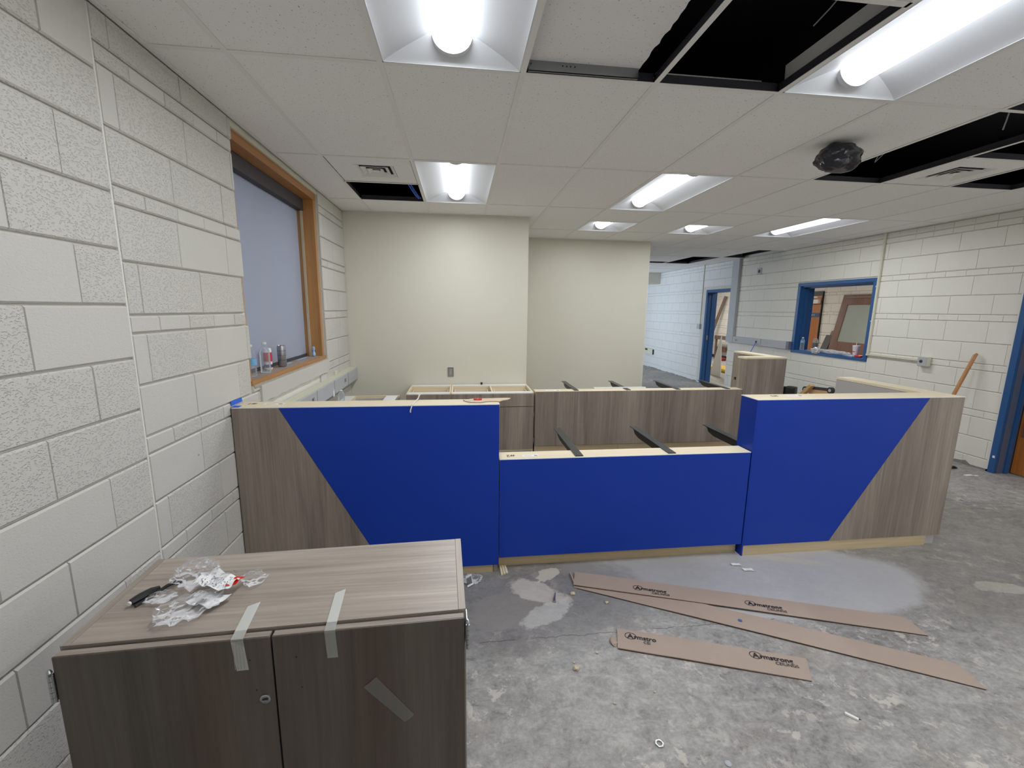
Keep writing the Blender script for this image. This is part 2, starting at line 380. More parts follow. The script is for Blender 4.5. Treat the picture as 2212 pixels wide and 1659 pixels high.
def subtract(rects, op):
    out = []
    for (a0, a1, z0, z1) in rects:
        o0, o1, p0, p1 = op
        if a1 <= o0 or a0 >= o1 or z1 <= p0 or z0 >= p1: out.append((a0, a1, z0, z1)); continue
        if a0 < o0: out.append((a0, o0, z0, z1))
        if a1 > o1: out.append((o1, a1, z0, z1))
        m0, m1 = max(a0, o0), min(a1, o1)
        if z0 < p0: out.append((m0, m1, z0, p0))
        if z1 > p1: out.append((m0, m1, p1, z1))
    return [r for r in out if r[1] - r[0] > 0.012 and r[3] - r[2] > 0.012]
def lay(a0, a1, edges, full, starts, thin_start, gapz=0.006, gapy=0.0016):
    """rows between consecutive edges; thin rows use half-length bricks"""
    rects = []
    for i in range(len(edges) - 1):
        z1, z0 = edges[i], edges[i + 1]; thin = (z1 - z0) < 0.1
        L = full / 2 if thin else full
        s = thin_start if thin else starts[i % len(starts)]
        k0 = math.floor((a0 - s) / L)
        j = k0
        while s + j * L < a1:
            p, q = max(a0, s + j * L), min(a1, s + (j + 1) * L)
            if q - p > 0.02: rects.append((p + gapy / 2, q - gapy / 2, z0 + gapz / 2, z1 - gapz / 2))
            j += 1
    return rects
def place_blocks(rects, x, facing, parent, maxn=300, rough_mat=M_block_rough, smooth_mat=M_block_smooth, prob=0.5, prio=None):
    def key(r):
        c = Vector((x, (r[0] + r[1]) / 2, (r[2] + r[3]) / 2)); return (0 if (prio and prio(c)) else 1, (c - CAMP).length)
    rects = sorted(rects, key=key); rest = MB(); rnd = random.Random(11)
    for i, (a0, a1, z0, z1) in enumerate(rects):
        c = (x, (a0 + a1) / 2, (z0 + z1) / 2)
        if i < maxn:
            me = block_mesh(a1 - a0, z1 - z0, rough_mat if rnd.random() < prob else smooth_mat)
            o = bpy.data.objects.new('concrete_block', me); C.objects.link(o); o.location = (c[0] + facing * rnd.uniform(-0.0012, 0.0008), c[1], c[2])
            o.rotation_euler = (0, 0, 0 if facing > 0 else PI); o.parent = parent
        else:
            me = block_mesh(a1 - a0, z1 - z0, smooth_mat); i0 = len(rest.v)
            rest.v += [(c[0] + facing * v.co.x, c[1] + v.co.y, c[2] + v.co.z) for v in me.vertices]
            rest.f += [tuple(i0 + k for k in p.vertices) for p in me.polygons]
    if rest.f: stuff(obj('block_courses', rest, smooth_mat, parent))
def wall_x(name, x0, x1, y0, y1, z1, ops, mat):
    rs = [(y0, y1, 0.0, z1)]
    for o in ops: rs = subtract(rs, o)
    m = MB()
    for a, b, c, d in rs: m.box(x0, x1, a, b, c, d)
    return struct(name, m, mat)
CZ = 2.63
XL, XR = 0.305, 7.0
# floor
struct('floor', MB().box(-0.1, 11.2, -3.7, 13.2, -0.12, 0.0), M_floor)
# left wall: outer opening of the window y .655-2.15, z 1.135-2.60
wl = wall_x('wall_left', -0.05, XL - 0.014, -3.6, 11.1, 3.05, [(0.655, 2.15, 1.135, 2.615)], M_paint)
L1 = [2.63] + [2.2137 - 0.2007 * k for k in range(0, 12)]; L1 = [2.63, 2.414] + L1[1:]; L1[-1] = 0.0
L2 = [2.63, 2.512, 2.445, 2.242, 2.043, 1.976, 1.773, 1.573, 1.503, 1.301, 1.095, 1.022, 0.817, 0.615, 0.545, 0.343, 0.143, 0.073, 0.0]
r1 = lay(-2.0, -0.274, L1, 0.4064, [-0.47, -0.67], 0)
r2 = lay(-0.266, 2.975, L2, 0.4064, [-0.19, 0.085], -0.104)
r2 = subtract(r2, (0.655, 2.15, 1.135, 2.7)); r2 = subtract(r2, (0.74, 1.93, 0.62, 1.018))
# the near jamb of the opening is left toothed: courses end a little unevenly
jit = {}
r2b = []
for a0, a1, z0, z1 in r2:
    if abs(a1 - 0.655) < 0.004 and z0 > 1.0:
        a1 += [-0.012, 0.004, -0.03, 0.0, -0.02, 0.006, -0.01, -0.026][int(z0 * 10) % 8]
    r2b.append((a0, a1, z0, z1))
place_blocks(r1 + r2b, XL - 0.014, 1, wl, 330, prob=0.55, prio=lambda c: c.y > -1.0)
obj('caulked_joint', MB().box(XL - 0.016, XL - 0.003, -0.2745, -0.2655, 0, 2.62), M_paint, wl)
# ledge course under the sill with a ragged lower edge, and the smooth patched recess beneath it
led = MB(); rnd = random.Random(4); y = 0.735
pts = [(0.735, 1.128)]; yy = 0.735; bot = []
while yy < 2.18: bot.append((yy, 1.018 + rnd.uniform(-0.006, 0.008))); yy += rnd.uniform(0.02, 0.06)
led.prism([(0.735, 1.128), (2.18, 1.133)] + bot[::-1], 'x', XL - 0.012, XL + 0.012)
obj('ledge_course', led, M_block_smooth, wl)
obj('broken_mortar', MB().box(XL - 0.02, XL + 0.006, 0.66, 2.15, 1.124, 1.142), M_mortar, wl)
# right wall
wr = wall_x('wall_right', XR + 0.014, XR + 0.19, -3.6, 11.0, 3.05,
            [(3.17, 4.45, 0.985, 2.04), (6.235, 7.12, 0.0, 2.04), (0.60, 1.56, 0.0, 2.10)], M_paint)
RE = [2.63, 2.56, 2.495, 2.295, 2.088, 2.02, 1.815, 1.61, 1.54, 1.315, 1.10, 1.03, 0.825, 0.61, 0.535, 0.32, 0.115, 0.0]
rr = lay(0.2, 10.6, RE, 0.4064, [2.245, 2.457], 2.337, gapz=0.004, gapy=0.0007)
for op in ((3.135, 4.495, 0.965, 2.075), (6.235, 7.165, 0.0, 2.09), (0.55, 1.60, 0.0, 2.15)): rr = subtract(rr, op)
place_blocks(rr, XR + 0.014, -1, wr, 295, M_block_right, M_hallblock, 1.1)
rn = random.Random(8); ad = MB(); pts = [(1.60, 0.0)]; y = 1.6; top = []
while y < 6.2: top.append((y, rn.uniform(0.015, 0.05))); y += rn.uniform(0.03, 0.09)
ad.prism([(1.60, 0.0)] + top + [(6.2, 0.0)], 'x', XR - 0.0008, XR + 0.001); top = []; y = 7.3
while y < 9.9: top.append((y, rn.uniform(0.005, 0.03))); y += rn.uniform(0.03, 0.12)
ad.prism([(7.3, 0.0)] + top + [(9.9, 0.0)], 'x', XR - 0.0008, XR + 0.001)
stuff(obj('adhesive_residue', ad, plain('grey_adhesive', srgb(138, 134, 130), 0.9, var=0.25, nscale=30), wr))
pf = MB(); top = []; z = 0.0
while z < 2.1: top.append((1.598 + rn.uniform(0.008, 0.024), z)); z += rn.uniform(0.015, 0.05)
pf.prism([(1.597, 0.0)] + top + [(1.597, 2.1)], 'x', XR - 0.0008, XR + 0.0005); top = []; y = 3.13
while y < 4.5: top.append((y, 0.962 - rn.uniform(0.006, 0.020))); y += rn.uniform(0.015, 0.05)
pf.prism([(3.13, 0.964)] + top + [(4.5, 0.964)], 'x', XR - 0.0008, XR + 0.0005)
obj('paint_fringe', pf, M_white, wr)
# partitions of painted drywall
struct('wall_back', MB().box(0.26, 2.328, 2.98, 3.10, 0, CZ + 0.02).box(2.21, 2.328, 3.10, 4.52, 0, CZ + 0.02), M_dry)
p2 = struct('wall_partition', MB().box(2.328, 4.402, 4.40, 4.52, 0, CZ + 0.02), M_dry)
obj('corner_bead', MB().box(4.396, 4.4045, 4.3985, 4.5215, 0, CZ), M_white, p2)
struct('wall_corridor', MB().box(2.2, 2.32, 4.5, 11.1, 0, 3.05), M_paint)
struct('wall_far', MB().box(0.25, 7.02, 10.98, 11.1, 0, 3.05).box(2.2, 7.015, 9.5, 9.62, 2.335, 3.0), M_dry)
struct('wall_behind', MB().box(-0.1, 7.2, -3.72, -3.6, 0, 3.05), M_paint)
# room beyond the right wall
wb = struct('wall_next_room', MB().box(10.62, 10.75, -0.6, 13.1, 0, 3.05), M_paint)
NE = [z + 0.02 for z in RE[:-1]] + [0.0]
rb = lay(5.9, 12.6, NE, 0.4064, [6.1, 6.3], 6.2, gapz=0.011, gapy=0.008); rb = subtract(rb, (7.975, 8.95, 0, 2.15))
place_blocks(rb, 10.62, -1, wb, 200, M_block_right, M_block_right, 1.0,
             prio=lambda c: (5.9 < c.y < 8.7 and 0.7 < c.z < 2.5) or (10.3 < c.y < 12.2 and c.z < 2.2))
struct('wall_next_room_side', MB().box(7.15, 10.75, 13.0, 13.12, 0, 3.05).box(7.15, 10.75, -0.72, -0.6, 0, 3.05), M_paint)
struct('ceiling_next_room', MB().box(7.18, 10.75, -0.7, 13.1, 2.9, 3.0), M_tile)
struct('baseboard_next_room', MB().box(10.585, 10.61, 10.0, 13.0, 0.002, 0.10), M_base)

# ---------------------------------------------------------------- ceiling: deck, grid, lay-in tiles
ceil = struct('ceiling', MB().box(-0.1, 7.2, -3.7, 11.1, 3.05, 3.15), M_dark)
FT = 0.3048; S = 0.6096; RY = 1.2192
FIX = {(2, -1): 2, (5, -1): 2, (2, 1): 2, (5, 1): 2, (9, 2): 2, (5, 2): 1, (7, 2): 1}     # 2 = full 2x4 ft, 1 = its far 2x2 ft half
ADDED_FIX = {(10, -1): 2, (8, -3): 2, (5, -3): 2, (10, -3): 2}  # unseen lamps added to brighten the right wall and the ceiling
HOLE = {(4, -1), (7, 0), (7, -1), (8, 0), (9, 0), (1, 1)}
def tile(x0, x1, y0, y1, z=CZ + 0.003, ragged=False):
    x0 += 0.004; x1 -= 0.004; y0 += 0.004; y1 -= 0.004; m = MB()
    if ragged:
        rn = random.Random(3); pts = [(x0, y0), (x0, y1)]; yy = y1
        while yy > y0: pts.append((x1 + rn.uniform(-0.006, 0.004), yy)); yy -= 0.03
        pts.append((x1, y0)); m.prism(pts, 'z', z, z + 0.016)
    else: m.box(x0, x1, y0, y1, z, z + 0.016)
    return obj('ceiling_tile', m, M_tile, ceil)
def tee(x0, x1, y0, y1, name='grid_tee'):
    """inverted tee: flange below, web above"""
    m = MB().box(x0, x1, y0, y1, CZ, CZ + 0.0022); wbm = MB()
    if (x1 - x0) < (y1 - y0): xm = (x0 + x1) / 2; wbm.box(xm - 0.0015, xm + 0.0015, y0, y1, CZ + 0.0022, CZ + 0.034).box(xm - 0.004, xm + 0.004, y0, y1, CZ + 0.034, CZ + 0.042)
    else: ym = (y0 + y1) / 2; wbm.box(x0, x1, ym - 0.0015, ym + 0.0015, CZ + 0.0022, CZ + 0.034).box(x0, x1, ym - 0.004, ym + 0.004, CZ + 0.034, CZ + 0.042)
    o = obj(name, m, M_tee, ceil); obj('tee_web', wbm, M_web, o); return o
HW = 0.012
def zone(x, y):      # is this point of the ceiling plan inside the room (not over the rear room behind the partitions)?
    return not (x < 2.33 and y > 2.98) and not (x < 4.40 and y > 4.40)
def cellx(c): return max(XL, c * S), min(XR, (c + 1) * S)
for c in range(0, 12):
    x0, x1 = cellx(c)
    for r in range(-3, 4):
        y0, y1 = r * RY, (r + 1) * RY
        if c < 3: y1 = min(y1, 2.98)
        if y1 - y0 < 0.02: continue
        if x1 <= 4.41 and r == 3: y1 = min(y1, 4.40)
        key = (c, r)
        if c == 3 and r == 2:     # the tile row that meets the corner of the first partition
            obj('ceiling_tile', MB().prism([(x0 + .004, y0 + .004), (x1 - .004, y0 + .004), (x1 - .004, y1 - .004), (2.331, y1 - .004), (2.331, 2.978), (x0 + .004, 2.978)], 'z', CZ + 0.003, CZ + 0.019), M_tile, ceil); continue
        if c == 3 and r == 3: tile(2.332, x1, y0, y1); continue
        f = FIX.get(key) or ADDED_FIX.get(key)
        if f == 2: continue
        if f == 1: tile(x0, x1, y0, y0 + S); tee(x0, x1, y0 + S - HW, y0 + S + HW); continue
        if key == (8, 0): tee(x0, x1, y0 + S - HW, y0 + S + HW); continue
        if key == (1, 1): tee(x0, x1, y0 + S - HW, y0 + S + HW); continue
        if key == (4, -1): tee(x0, x1, y0 + S - HW, y0 + S + HW); tile(x0, x1, y0, y0 + S); continue
        if key == (7, -1): tile(x0, x1, y0, y1 - 0.17); continue
        if key in HOLE: continue
        if key == (3, -1): tile(x0, 2.355, y0, y1, CZ + 0.045, True); continue
        tile(x0, x1, y0, y1)
# main tees
for c in range(1, 12):
    x = c * S; yb = 2.98 if x < 2.33 else (4.40 if x < 4.40 else 4.877)
    tee(x - HW, x + HW, -3.6, yb, 'main_tee')
for r in range(-3, 5):
    y = r * RY
    for c in range(0, 12):
        x0, x1 = cellx(c)
        if x0 >= x1: continue
        if zone((x0 + x1) / 2, y): tee(max(x0, 2.335) + HW if (r == 3 and c == 3) else x0 + HW, x1 - HW, y - HW, y + HW)
obj('plenum_shade_sheet', MB().box(XR - 0.012, XR - 0.002, -3.6, 9.48, CZ + 0.045, 3.05), M_dark, ceil)  # black sheet added to give the open gap by the wall its shade
# wall angles
for m in (MB().box(XL, XL + 0.022, -3.6, 2.98, CZ - 0.002, CZ + 0.001), MB().box(XL, 2.33, 2.96, 2.98, CZ - 0.002, CZ + 0.001),
          MB().box(2.33, 4.402, 4.38, 4.40, CZ - 0.002, CZ + 0.001), MB().box(XR - 0.022, XR, -3.6, 4.88, CZ - 0.002, CZ + 0.001)):
    obj('wall_angle', m, M_tee, ceil)
# beyond y = 4.877 the grid is laid to another module, tiles smoother; some cells are open
FX = [4.42, 4.71, 5.32, 5.93, 6.51, 6.99]; FY = [4.89, 5.93, 7.15, 8.37, 9.49]
for i in range(5):
    for j in range(4):
        if (i, j) == (3, 1):
            ra = tile(6.0, 6.42, 5.98, 6.55, CZ + 0.12); ra.rotation_euler = (0.0, 0.0, 0.0); continue
        if (i, j) == (4, 0): continue
        if (i, j) == (2, 1): tile(5.32, 5.93, 5.93, 6.9); continue
        tile(FX[i], FX[i + 1], FY[j], FY[j + 1])
for x in FX[1:-1]: tee(x - HW, x + HW, 4.9, 9.5, 'main_tee')
for y in FY[1:-1]:
    for i in range(5): tee(FX[i] + HW, FX[i + 1] - HW, y - HW, y + HW)
tile(2.33, 2.80, 4.53, 9.5); tile(3.41, 4.42, 4.53, 9.5); tile(2.80, 3.41, 4.53, 6.19); tile(2.80, 3.41, 7.41, 9.5)
tile(2.33, 7.0, 9.63, 10.97, 2.335)
# a galvanised cross channel and a torn tile lying on the grid over the open cells
obj('cross_channel', MB().box(3 * S + 0.02, 2.345, -0.028, -0.024, CZ + 0.004, CZ + 0.047).box(3 * S + 0.02, 2.345, -0.028, -0.008, CZ + 0.004, CZ + 0.006), M_steel, ceil)
hl = MB()
for x in (1.86, 2.00, 2.018, 2.035, 2.055):
    hl.lathe([(0.0035, -0.0003), (0.0035, 0.0003)], (x, -0.0285, CZ + 0.03), 10, Matrix.Rotation(PI / 2, 3, 'X'))
stuff(obj('channel_hole', hl, M_black, ceil))
obj('perforated_rail', MB().box(2.35, 3.04, 0.0, 0.004, CZ + 0.004, CZ + 0.04), M_blackm, ceil)
ph = MB()
for row in range(2):
    for k in range(44):
        ph.box(2.42 + k * 0.0135 + row * 0.006, 2.424 + k * 0.0135 + row * 0.006, -0.0012, 0.0, CZ + 0.014 + row * 0.009, CZ + 0.018 + row * 0.009)
stuff(obj('perforation', ph, M_greymetal, ceil))
one('tile_offcut', MB().box(2.46, 2.99, 0.05, 0.085, CZ + 0.0425, CZ + 0.075).box(2.5, 2.92, 0.02, 0.05, CZ + 0.0425, CZ + 0.058), M_tile,
    'torn strip of white ceiling tile lying on the grid in the large opening', 'ceiling tile')

# ---------------------------------------------------------------- recessed ceiling lamps
def troffer(x0, y0, ly, label):
    x1, y1 = x0 + S - 0.024, y0 + ly - 0.024; x0 += 0.0; W_ = x1 - x0
    t = thing('ceiling_lamp', label, 'ceiling lamp', ((x0 + x1) / 2, (y0 + y1) / 2, CZ), group='recessed ceiling lamps')
    zb, zt, e, lw = CZ + 0.001, CZ + 0.085, 0.085, 0.078; xc = (x0 + x1) / 2
    fr = MB(); q = 0.006
    for a in ((x0, x0 + q, y0, y1), (x1 - q, x1, y0, y1), (x0, x1, y0, y0 + q), (x0, x1, y1 - q, y1)): fr.box(a[0], a[1], a[2], a[3], CZ - 0.0005, CZ + 0.008)
    obj('rim', fr, M_refl, t)
    n = 12
    for sgn in (-1, 1):
        m = MB(); row = []
        for i in range(n + 1):
            u = i / n; xe = x0 + q if sgn < 0 else x1 - q; xi = xc + sgn * (lw - 0.006)
            x = xe + (xi - xe) * u; z = zb + (zt - zb) * u ** 0.88; dy = e * (z - zb) / (zt - zb)
            m.v += [(x, y0 + q + dy, z), (x, y1 - q - dy, z)]
        m.f = [(2 * i, 2 * i + 1, 2 * i + 3, 2 * i + 2) for i in range(n)]
        obj('reflector', m.sm(), M_refl, t)
    for ye, s in ((y0 + q, 1), (y1 - q, -1)):
        m = MB(); top = []
        for i in range(n + 1):
            u = i / n; x = x0 + q + (xc - lw + 0.006 - x0 - q) * u; z = zb + (zt - zb) * u ** 0.88; top.append((x, ye + s * e * (z - zb) / (zt - zb), z))
        top += [(2 * xc - p[0], p[1], p[2]) for p in top[::-1]]
        m.v = top + [(p[0], ye, zb) for p in top]; k = len(top)
        m.f = [(i, i + 1, k + i + 1, k + i) for i in range(k - 1)]
        obj('end_plate', m, M_refl, t)
    a0, a1 = y0 + q + e - 0.012, y1 - q - e + 0.012
    def arc(r, y, rz_): return [(xc + r * math.cos(a), y, zt - rz_ * math.sin(a)) for a in [PI * i / 14 for i in range(15)]]
    m = MB(); m.v = arc(lw, a0, 0.070) + arc(lw, a1, 0.070); m.f = [(i, i + 1, 16 + i, 15 + i) for i in range(14)] + [tuple(range(15))] + [tuple(range(15, 30))]
    obj('lens', m.sm(), M_lens, t)
    for ya, yb in ((a0 - 0.022, a0 + 0.002), (a1 - 0.002, a1 + 0.022)):
        m = MB(); m.v = arc(lw + 0.005, ya, 0.075) + arc(lw + 0.005, yb, 0.075); m.f = [(i, i + 1, 16 + i, 15 + i) for i in range(14)] + [tuple(range(15))] + [tuple(range(15, 30))]
        obj('lens_cap', m.sm(), M_refl, t)
    bx = MB()
    for a in ((x0, x1, y0, y1, zt + 0.02, zt + 0.03), (x0, x0 + 0.003, y0, y1, CZ + 0.004, zt + 0.02), (x1 - 0.003, x1, y0, y1, CZ + 0.004, zt + 0.02),
              (x0, x1, y0, y0 + 0.003, CZ + 0.004, zt + 0.02), (x0, x1, y1 - 0.003, y1, CZ + 0.004, zt + 0.02)): bx.box(*a)
    obj('housing', bx, M_tee, t)
    al = area('lamp_glow', (0, 0, zt - 0.073 - CZ), (0, 0, 0), 0.10, a1 - a0 - 0.03, TUBE * (a1 - a0), (0.93, 0.965, 1.0)); al.parent = t
    return t
LL = {(2, -1): 'long recessed ceiling lamp cut by the top edge, left of centre above the blue counter',
      (5, -1): 'long recessed ceiling lamp nearest the camera at top right beside the large open panel',
      (2, 1): 'recessed ceiling lamp beside the air vent, in front of the back wall',
      (5, 1): 'long recessed ceiling lamp in the middle of the ceiling, slanting to lower left',
      (9, 2): 'long recessed ceiling lamp nearest the interior window in the right wall',
      (5, 2): 'small square recessed ceiling lamp, left one of the pair near the partition',
      (7, 2): 'small square recessed ceiling lamp, right one of the pair near the partition',
      (10, -1): 'added recessed ceiling lamp out of frame near the right wall', (5, -3): 'added recessed ceiling lamp behind the camera in the middle', (10, -3): 'added recessed ceiling lamp behind the camera at far right', (8, -3): 'added recessed ceiling lamp behind the camera on the right'}
for (c, r), k in list(FIX.items()) + list(ADDED_FIX.items()):
    y0 = r * RY + (S if k == 1 else 0)
    troffer(c * S + 0.012, y0 + 0.012, RY if k == 2 else S, LL[(c, r)])

troffer(2.812, 6.2, RY, 'added recessed ceiling lamp in the corridor, unseen behind the beige partition')  # extra lamp put in to brighten the corridor ceiling
# ---------------------------------------------------------------- vents
def vent(x0, y0, x1, y1, vx, vy, vs, label):
    t = thing('air_vent', label, 'vent', ((x0 + x1) / 2, (y0 + y1) / 2, CZ), group='square air vents in the ceiling')
    a = (vx - vs / 2, vx + vs / 2, vy - vs / 2, vy + vs / 2); z = CZ + 0.003; m = MB(); g = 0.004
    m.box(x0 + g, a[0], y0 + g, y1 - g, z, z + 0.012).box(a[1], x1 - g, y0 + g, y1 - g, z, z + 0.012).box(a[0], a[1], y0 + g, a[2], z, z + 0.012).box(a[0], a[1], a[3], y1 - g, z, z + 0.012)
    obj('panel', m, M_tile, t)
    h = vs / 2
    obj('duct_collar', MB().box(vx - h, vx + h, vy - h, vy + h, z + 0.024, z + 0.03), M_dark, t)
    for k in range(3):
        o_, i_ = h - 0.002 - k * 0.042, h - 0.002 - k * 0.042 - 0.029; m = MB()
        O = [(vx + sx * o_, vy + sy * o_, z - 0.002) for sx, sy in ((-1, -1), (1, -1), (1, 1), (-1, 1))]
        I = [(vx + sx * i_, vy + sy * i_, z + 0.014) for sx, sy in ((-1, -1), (1, -1), (1, 1), (-1, 1))]
        m.v = O + I + [(p[0], p[1], p[2] + 0.003) for p in O + I]
        for j in range(4):
            q = (j + 1) % 4; m.f += [(j, q, 4 + q, 4 + j), (8 + j, 12 + j, 12 + q, 8 + q), (j, 8 + j, 8 + q, q), (4 + j, 4 + q, 12 + q, 12 + j)]
        obj('louver', m, M_tee, t)
    obj('centre_plate', MB().box(vx - 0.022, vx + 0.022, vy - 0.022, vy + 0.022, z, z + 0.003), M_tee, t)
vent(S + HW, RY, 2 * S - HW, RY + S - HW, 0.925, 1.53, 0.29, 'square white air vent next to the lamp near the back wall, open gap behind it')
vent(8 * S + HW, S + HW, 9 * S - HW, RY - HW, 5.185, 0.925, 0.31, 'square white air vent at far right among the open black ceiling panels')

# ---------------------------------------------------------------- wires, cables and the bag at the ceiling
def wire(pts, r=0.0022, mat=M_greymetal, label='', cat='wire', name='hanger_wire', group=None):
    P = []
    for i in range(len(pts) - 1):
        a, b = Vector(pts[i]), Vector(pts[i + 1])
        for k in range(5):
            u = k / 5; j = Vector((noise.noise(a * 7 + b * k), noise.noise(b * 5 + a * k), 0)) * 0.006; P.append(a.lerp(b, u) + (j if k else Vector()))
    P.append(Vector(pts[-1])); return one(name, MB().tube(P, r, 5), mat, label, cat, group)
wire([(2.62, -0.25, 2.98), (2.66, -0.40, 2.90), (2.76, -0.30, 2.83), (2.9, -0.22, 2.90)], 0.003, M_greymetal, 'thin loose wire inside the large open ceiling panel, left strand')
wire([(2.90, -0.58, 2.85), (3.01, -0.42, 2.83), (3.03, -0.20, 2.80)], 0.003, M_greymetal, 'thin curved wire inside the large open ceiling panel, by the lamp')
wire([(4.55, 0.84, 2.86), (4.58, 0.96, 2.78), (4.62, 1.03, 2.72), (4.70, 0.93, 2.86)], 0.003, M_greymetal, 'forked thin wire in the long open panel beside the right vent')
wire([(4.72, 0.25, 2.9), (4.78, 0.34, 2.82), (4.83, 0.40, 2.72)], 0.004, M_greymetal, 'pale kinked wire at the right frame edge in the open panel')
for dx, lb in ((0.0, 'left strand of the blue cable pair in the small open ceiling panel'), (0.02, 'right strand of the blue cable pair in the small open ceiling panel')):
    wire([(1.00 + dx, 1.95, 2.86), (1.06 + dx, 2.12, 2.76), (1.14 + dx, 2.33, 2.665), (1.165 + dx, 2.39, 2.65)], 0.007, M_bluecable, lb, 'cable', 'data_cable', 'blue cables in the ceiling')
bg = crumple(3.845, 0.50, 2.545, 0.118, 0.10, 0.085, 0.22, 5, 4, 1.8)
bg.v = [(x, y, min(z, CZ - 0.001)) for x, y, z in bg.v]
one('plastic_bag', bg.sm(), M_bag, 'black plastic bag wrapped over a fitting on the ceiling by the open panel', 'bag')

# ---------------------------------------------------------------- window in the left wall
w1 = bpy.data.objects.new('window_1', None); C.objects.link(w1); w1.location = (0.1, 1.4, 1.16); w1['kind'] = 'structure'; OFF[w1.name] = Vector((0.1, 1.4, 1.16))
obj('frame', MB().box(0.02, 0.283, 0.66, 2.14, 2.535, 2.59), M_oak_y, w1)
obj('frame', MB().box(0.02, 0.279, 2.092, 2.14, 1.165, 2.535), M_oak_z, w1)
obj('frame', MB().box(0.02, 0.279, 0.66, 0.695, 1.165, 2.535), M_oak_z, w1)
obj('window_sill', MB().box(0.02, 0.286, 0.658, 2.135, 1.142, 1.166), plain('dusty_sill', srgb(160, 142, 128), 0.7, var=0.18, nscale=14), w1)
obj('sill_nosing', MB().box(0.2862, 0.300, 0.658, 2.135, 1.142, 1.1665, 0.002), M_oak_y, w1)
obj('sash', MB().box(0.0, 0.03, 0.69, 0.73, 1.165, 2.54).box(0.0, 0.03, 2.05, 2.1, 1.165, 2.54).box(0.0, 0.03, 1.33, 1.38, 1.165, 2.54).box(0.0, 0.03, 0.69, 2.1, 1.165, 1.22), M_shade, w1)
obj('pane', MB().box(0.012, 0.016, 0.7, 2.08, 1.2, 2.54), M_pet, w1)
obj('weather_strip', MB().box(0.165, 0.185, 2.083, 2.092, 1.166, 2.45), M_plaster, w1)
obj('header_trim', MB().box(0.284, 0.300, 0.66, 2.14, 2.588, 2.612), M_cream, w1)
bl = thing('window_blind', 'grey roller blind with dark cassette closed inside the oak-framed window', 'blind', (0.14, 1.39, 1.18))
obj('cassette', MB().box(0.10, 0.195, 0.70, 2.088, 2.44, 2.534), M_shade, bl)
fb = MB(); n = 24; 
for i in range(n + 1):
    yy = 0.705 + (2.078 - 0.705) * i / n; dx = 0.003 * math.sin(i * 0.7) + 0.002 * math.sin(i * 1.9)
    fb.v += [(0.140 + dx, yy, 1.185), (0.142, yy, 2.46)]
fb.f = [(2 * i, 2 * i + 1, 2 * i + 3, 2 * i + 2) for i in range(n)]
obj('fabric', fb.sm(), M_fabric, bl)
obj('hem_bar', MB().box(0.134, 0.148, 0.705, 2.078, 1.172, 1.192), M_shade, bl)

# ---------------------------------------------------------------- bottles and cans
def bottle(name, x, y, z, label, h=0.205, r=0.032, cap=M_white, lab=None, labz=(0.09, 0.13), water=None, capped=True, group=None, tilt=None):
    t = thing(name, label, 'bottle', (x, y, z), group=group, local=True)
    pr = [(r * 0.55, 0.004), (r * 0.9, 0.0), (r, 0.008)]; zz = 0.012
    while zz < h * 0.60: pr += [(r, zz), (r * 0.94, zz + 0.006), (r, zz + 0.012)]; zz += 0.017
    pr += [(r, h * 0.66), (r * 0.86, h * 0.76), (r * 0.5, h * 0.87), (r * 0.38, h * 0.90), (r * 0.38, h * 0.95)]
    obj('body', MB().lathe(pr, seg=20).sm(), M_pet, t)
    if capped: obj('cap', MB().lathe([(r * 0.44, h * 0.93), (r * 0.46, h * 0.94), (r * 0.46, h * 0.99), (r * 0.40, h)], seg=16).sm(), cap, t)
    if lab: obj('label', MB().lathe([(r * 1.015, labz[0]), (r * 1.02, labz[0] + 0.001), (r * 1.02, labz[1])], seg=20).sm(), lab, t)
    if water: obj('drink', MB().lathe([(r * 0.88, 0.006), (r * 0.90, 0.01), (r * 0.90, water)], seg=16).sm(), plain('amber_drink', srgb(60, 45, 36), 0.1), t)
    return t
def can(x, y, z, label, h=0.156, r=0.030, mat=M_silver, marks=()):
    t = thing('drink_can', label, 'can', (x, y, z), group='drink cans on the window sill', local=True)
    obj('body', MB().lathe([(r * 0.75, 0.003), (r * 0.8, 0), (r, 0.012), (r, h - 0.016), (r * 0.88, h - 0.004), (r * 0.88, h), (r * 0.82, h - 0.003)], seg=24).sm(), mat, t)
    for a, b, m in marks: obj('printed_band', MB().lathe([(r * 1.01, a), (r * 1.012, a + 0.001), (r * 1.012, b)], seg=24).sm(), m, t)
    obj('tab', MB().box(-0.008, 0.008, -0.011, 0.009, h - 0.0015, h + 0.0005), M_red if mat is M_silver else M_silver, t)
    return t
SZ = 1.167
bottle('water_bottle', 0.215, 0.845, SZ, 'ribbed clear water bottle half hidden behind the near edge of the window recess', 0.205, 0.032, M_white, M_labelblue, (0.075, 0.115))
bottle('water_bottle', 0.228, 1.02, SZ, 'clear empty water bottle with white cap on the oak sill, left of the cans', 0.208, 0.033, M_white)
can(0.185, 1.165, SZ, 'white and red drink can behind the clear bottle on the sill', 0.156, 0.027, M_paper, ((0.06, 0.125, M_red), (0.018, 0.04, M_shade)))
can(0.215, 1.335, SZ, 'tall silver grey drink can standing alone on the oak sill', 0.160, 0.030, M_silver, ((0.05, 0.052, M_shade), (0.085, 0.087, M_shade), (0.12, 0.122, M_shade)))
one('cord_tensioner', MB().lathe([(0.006, 0), (0.014, 0.008), (0.014, 0.03), (0.008, 0.042), (0.008, 0.055), (0.013, 0.062), (0.012, 0.085), (0.004, 0.09)], (0.215, 2.055, SZ), 14).sm(), plain('pale_blue_plastic', srgb(160, 195, 235), 0.3),
    'small pale blue plastic fitting standing in the far corner of the oak sill', 'fitting')
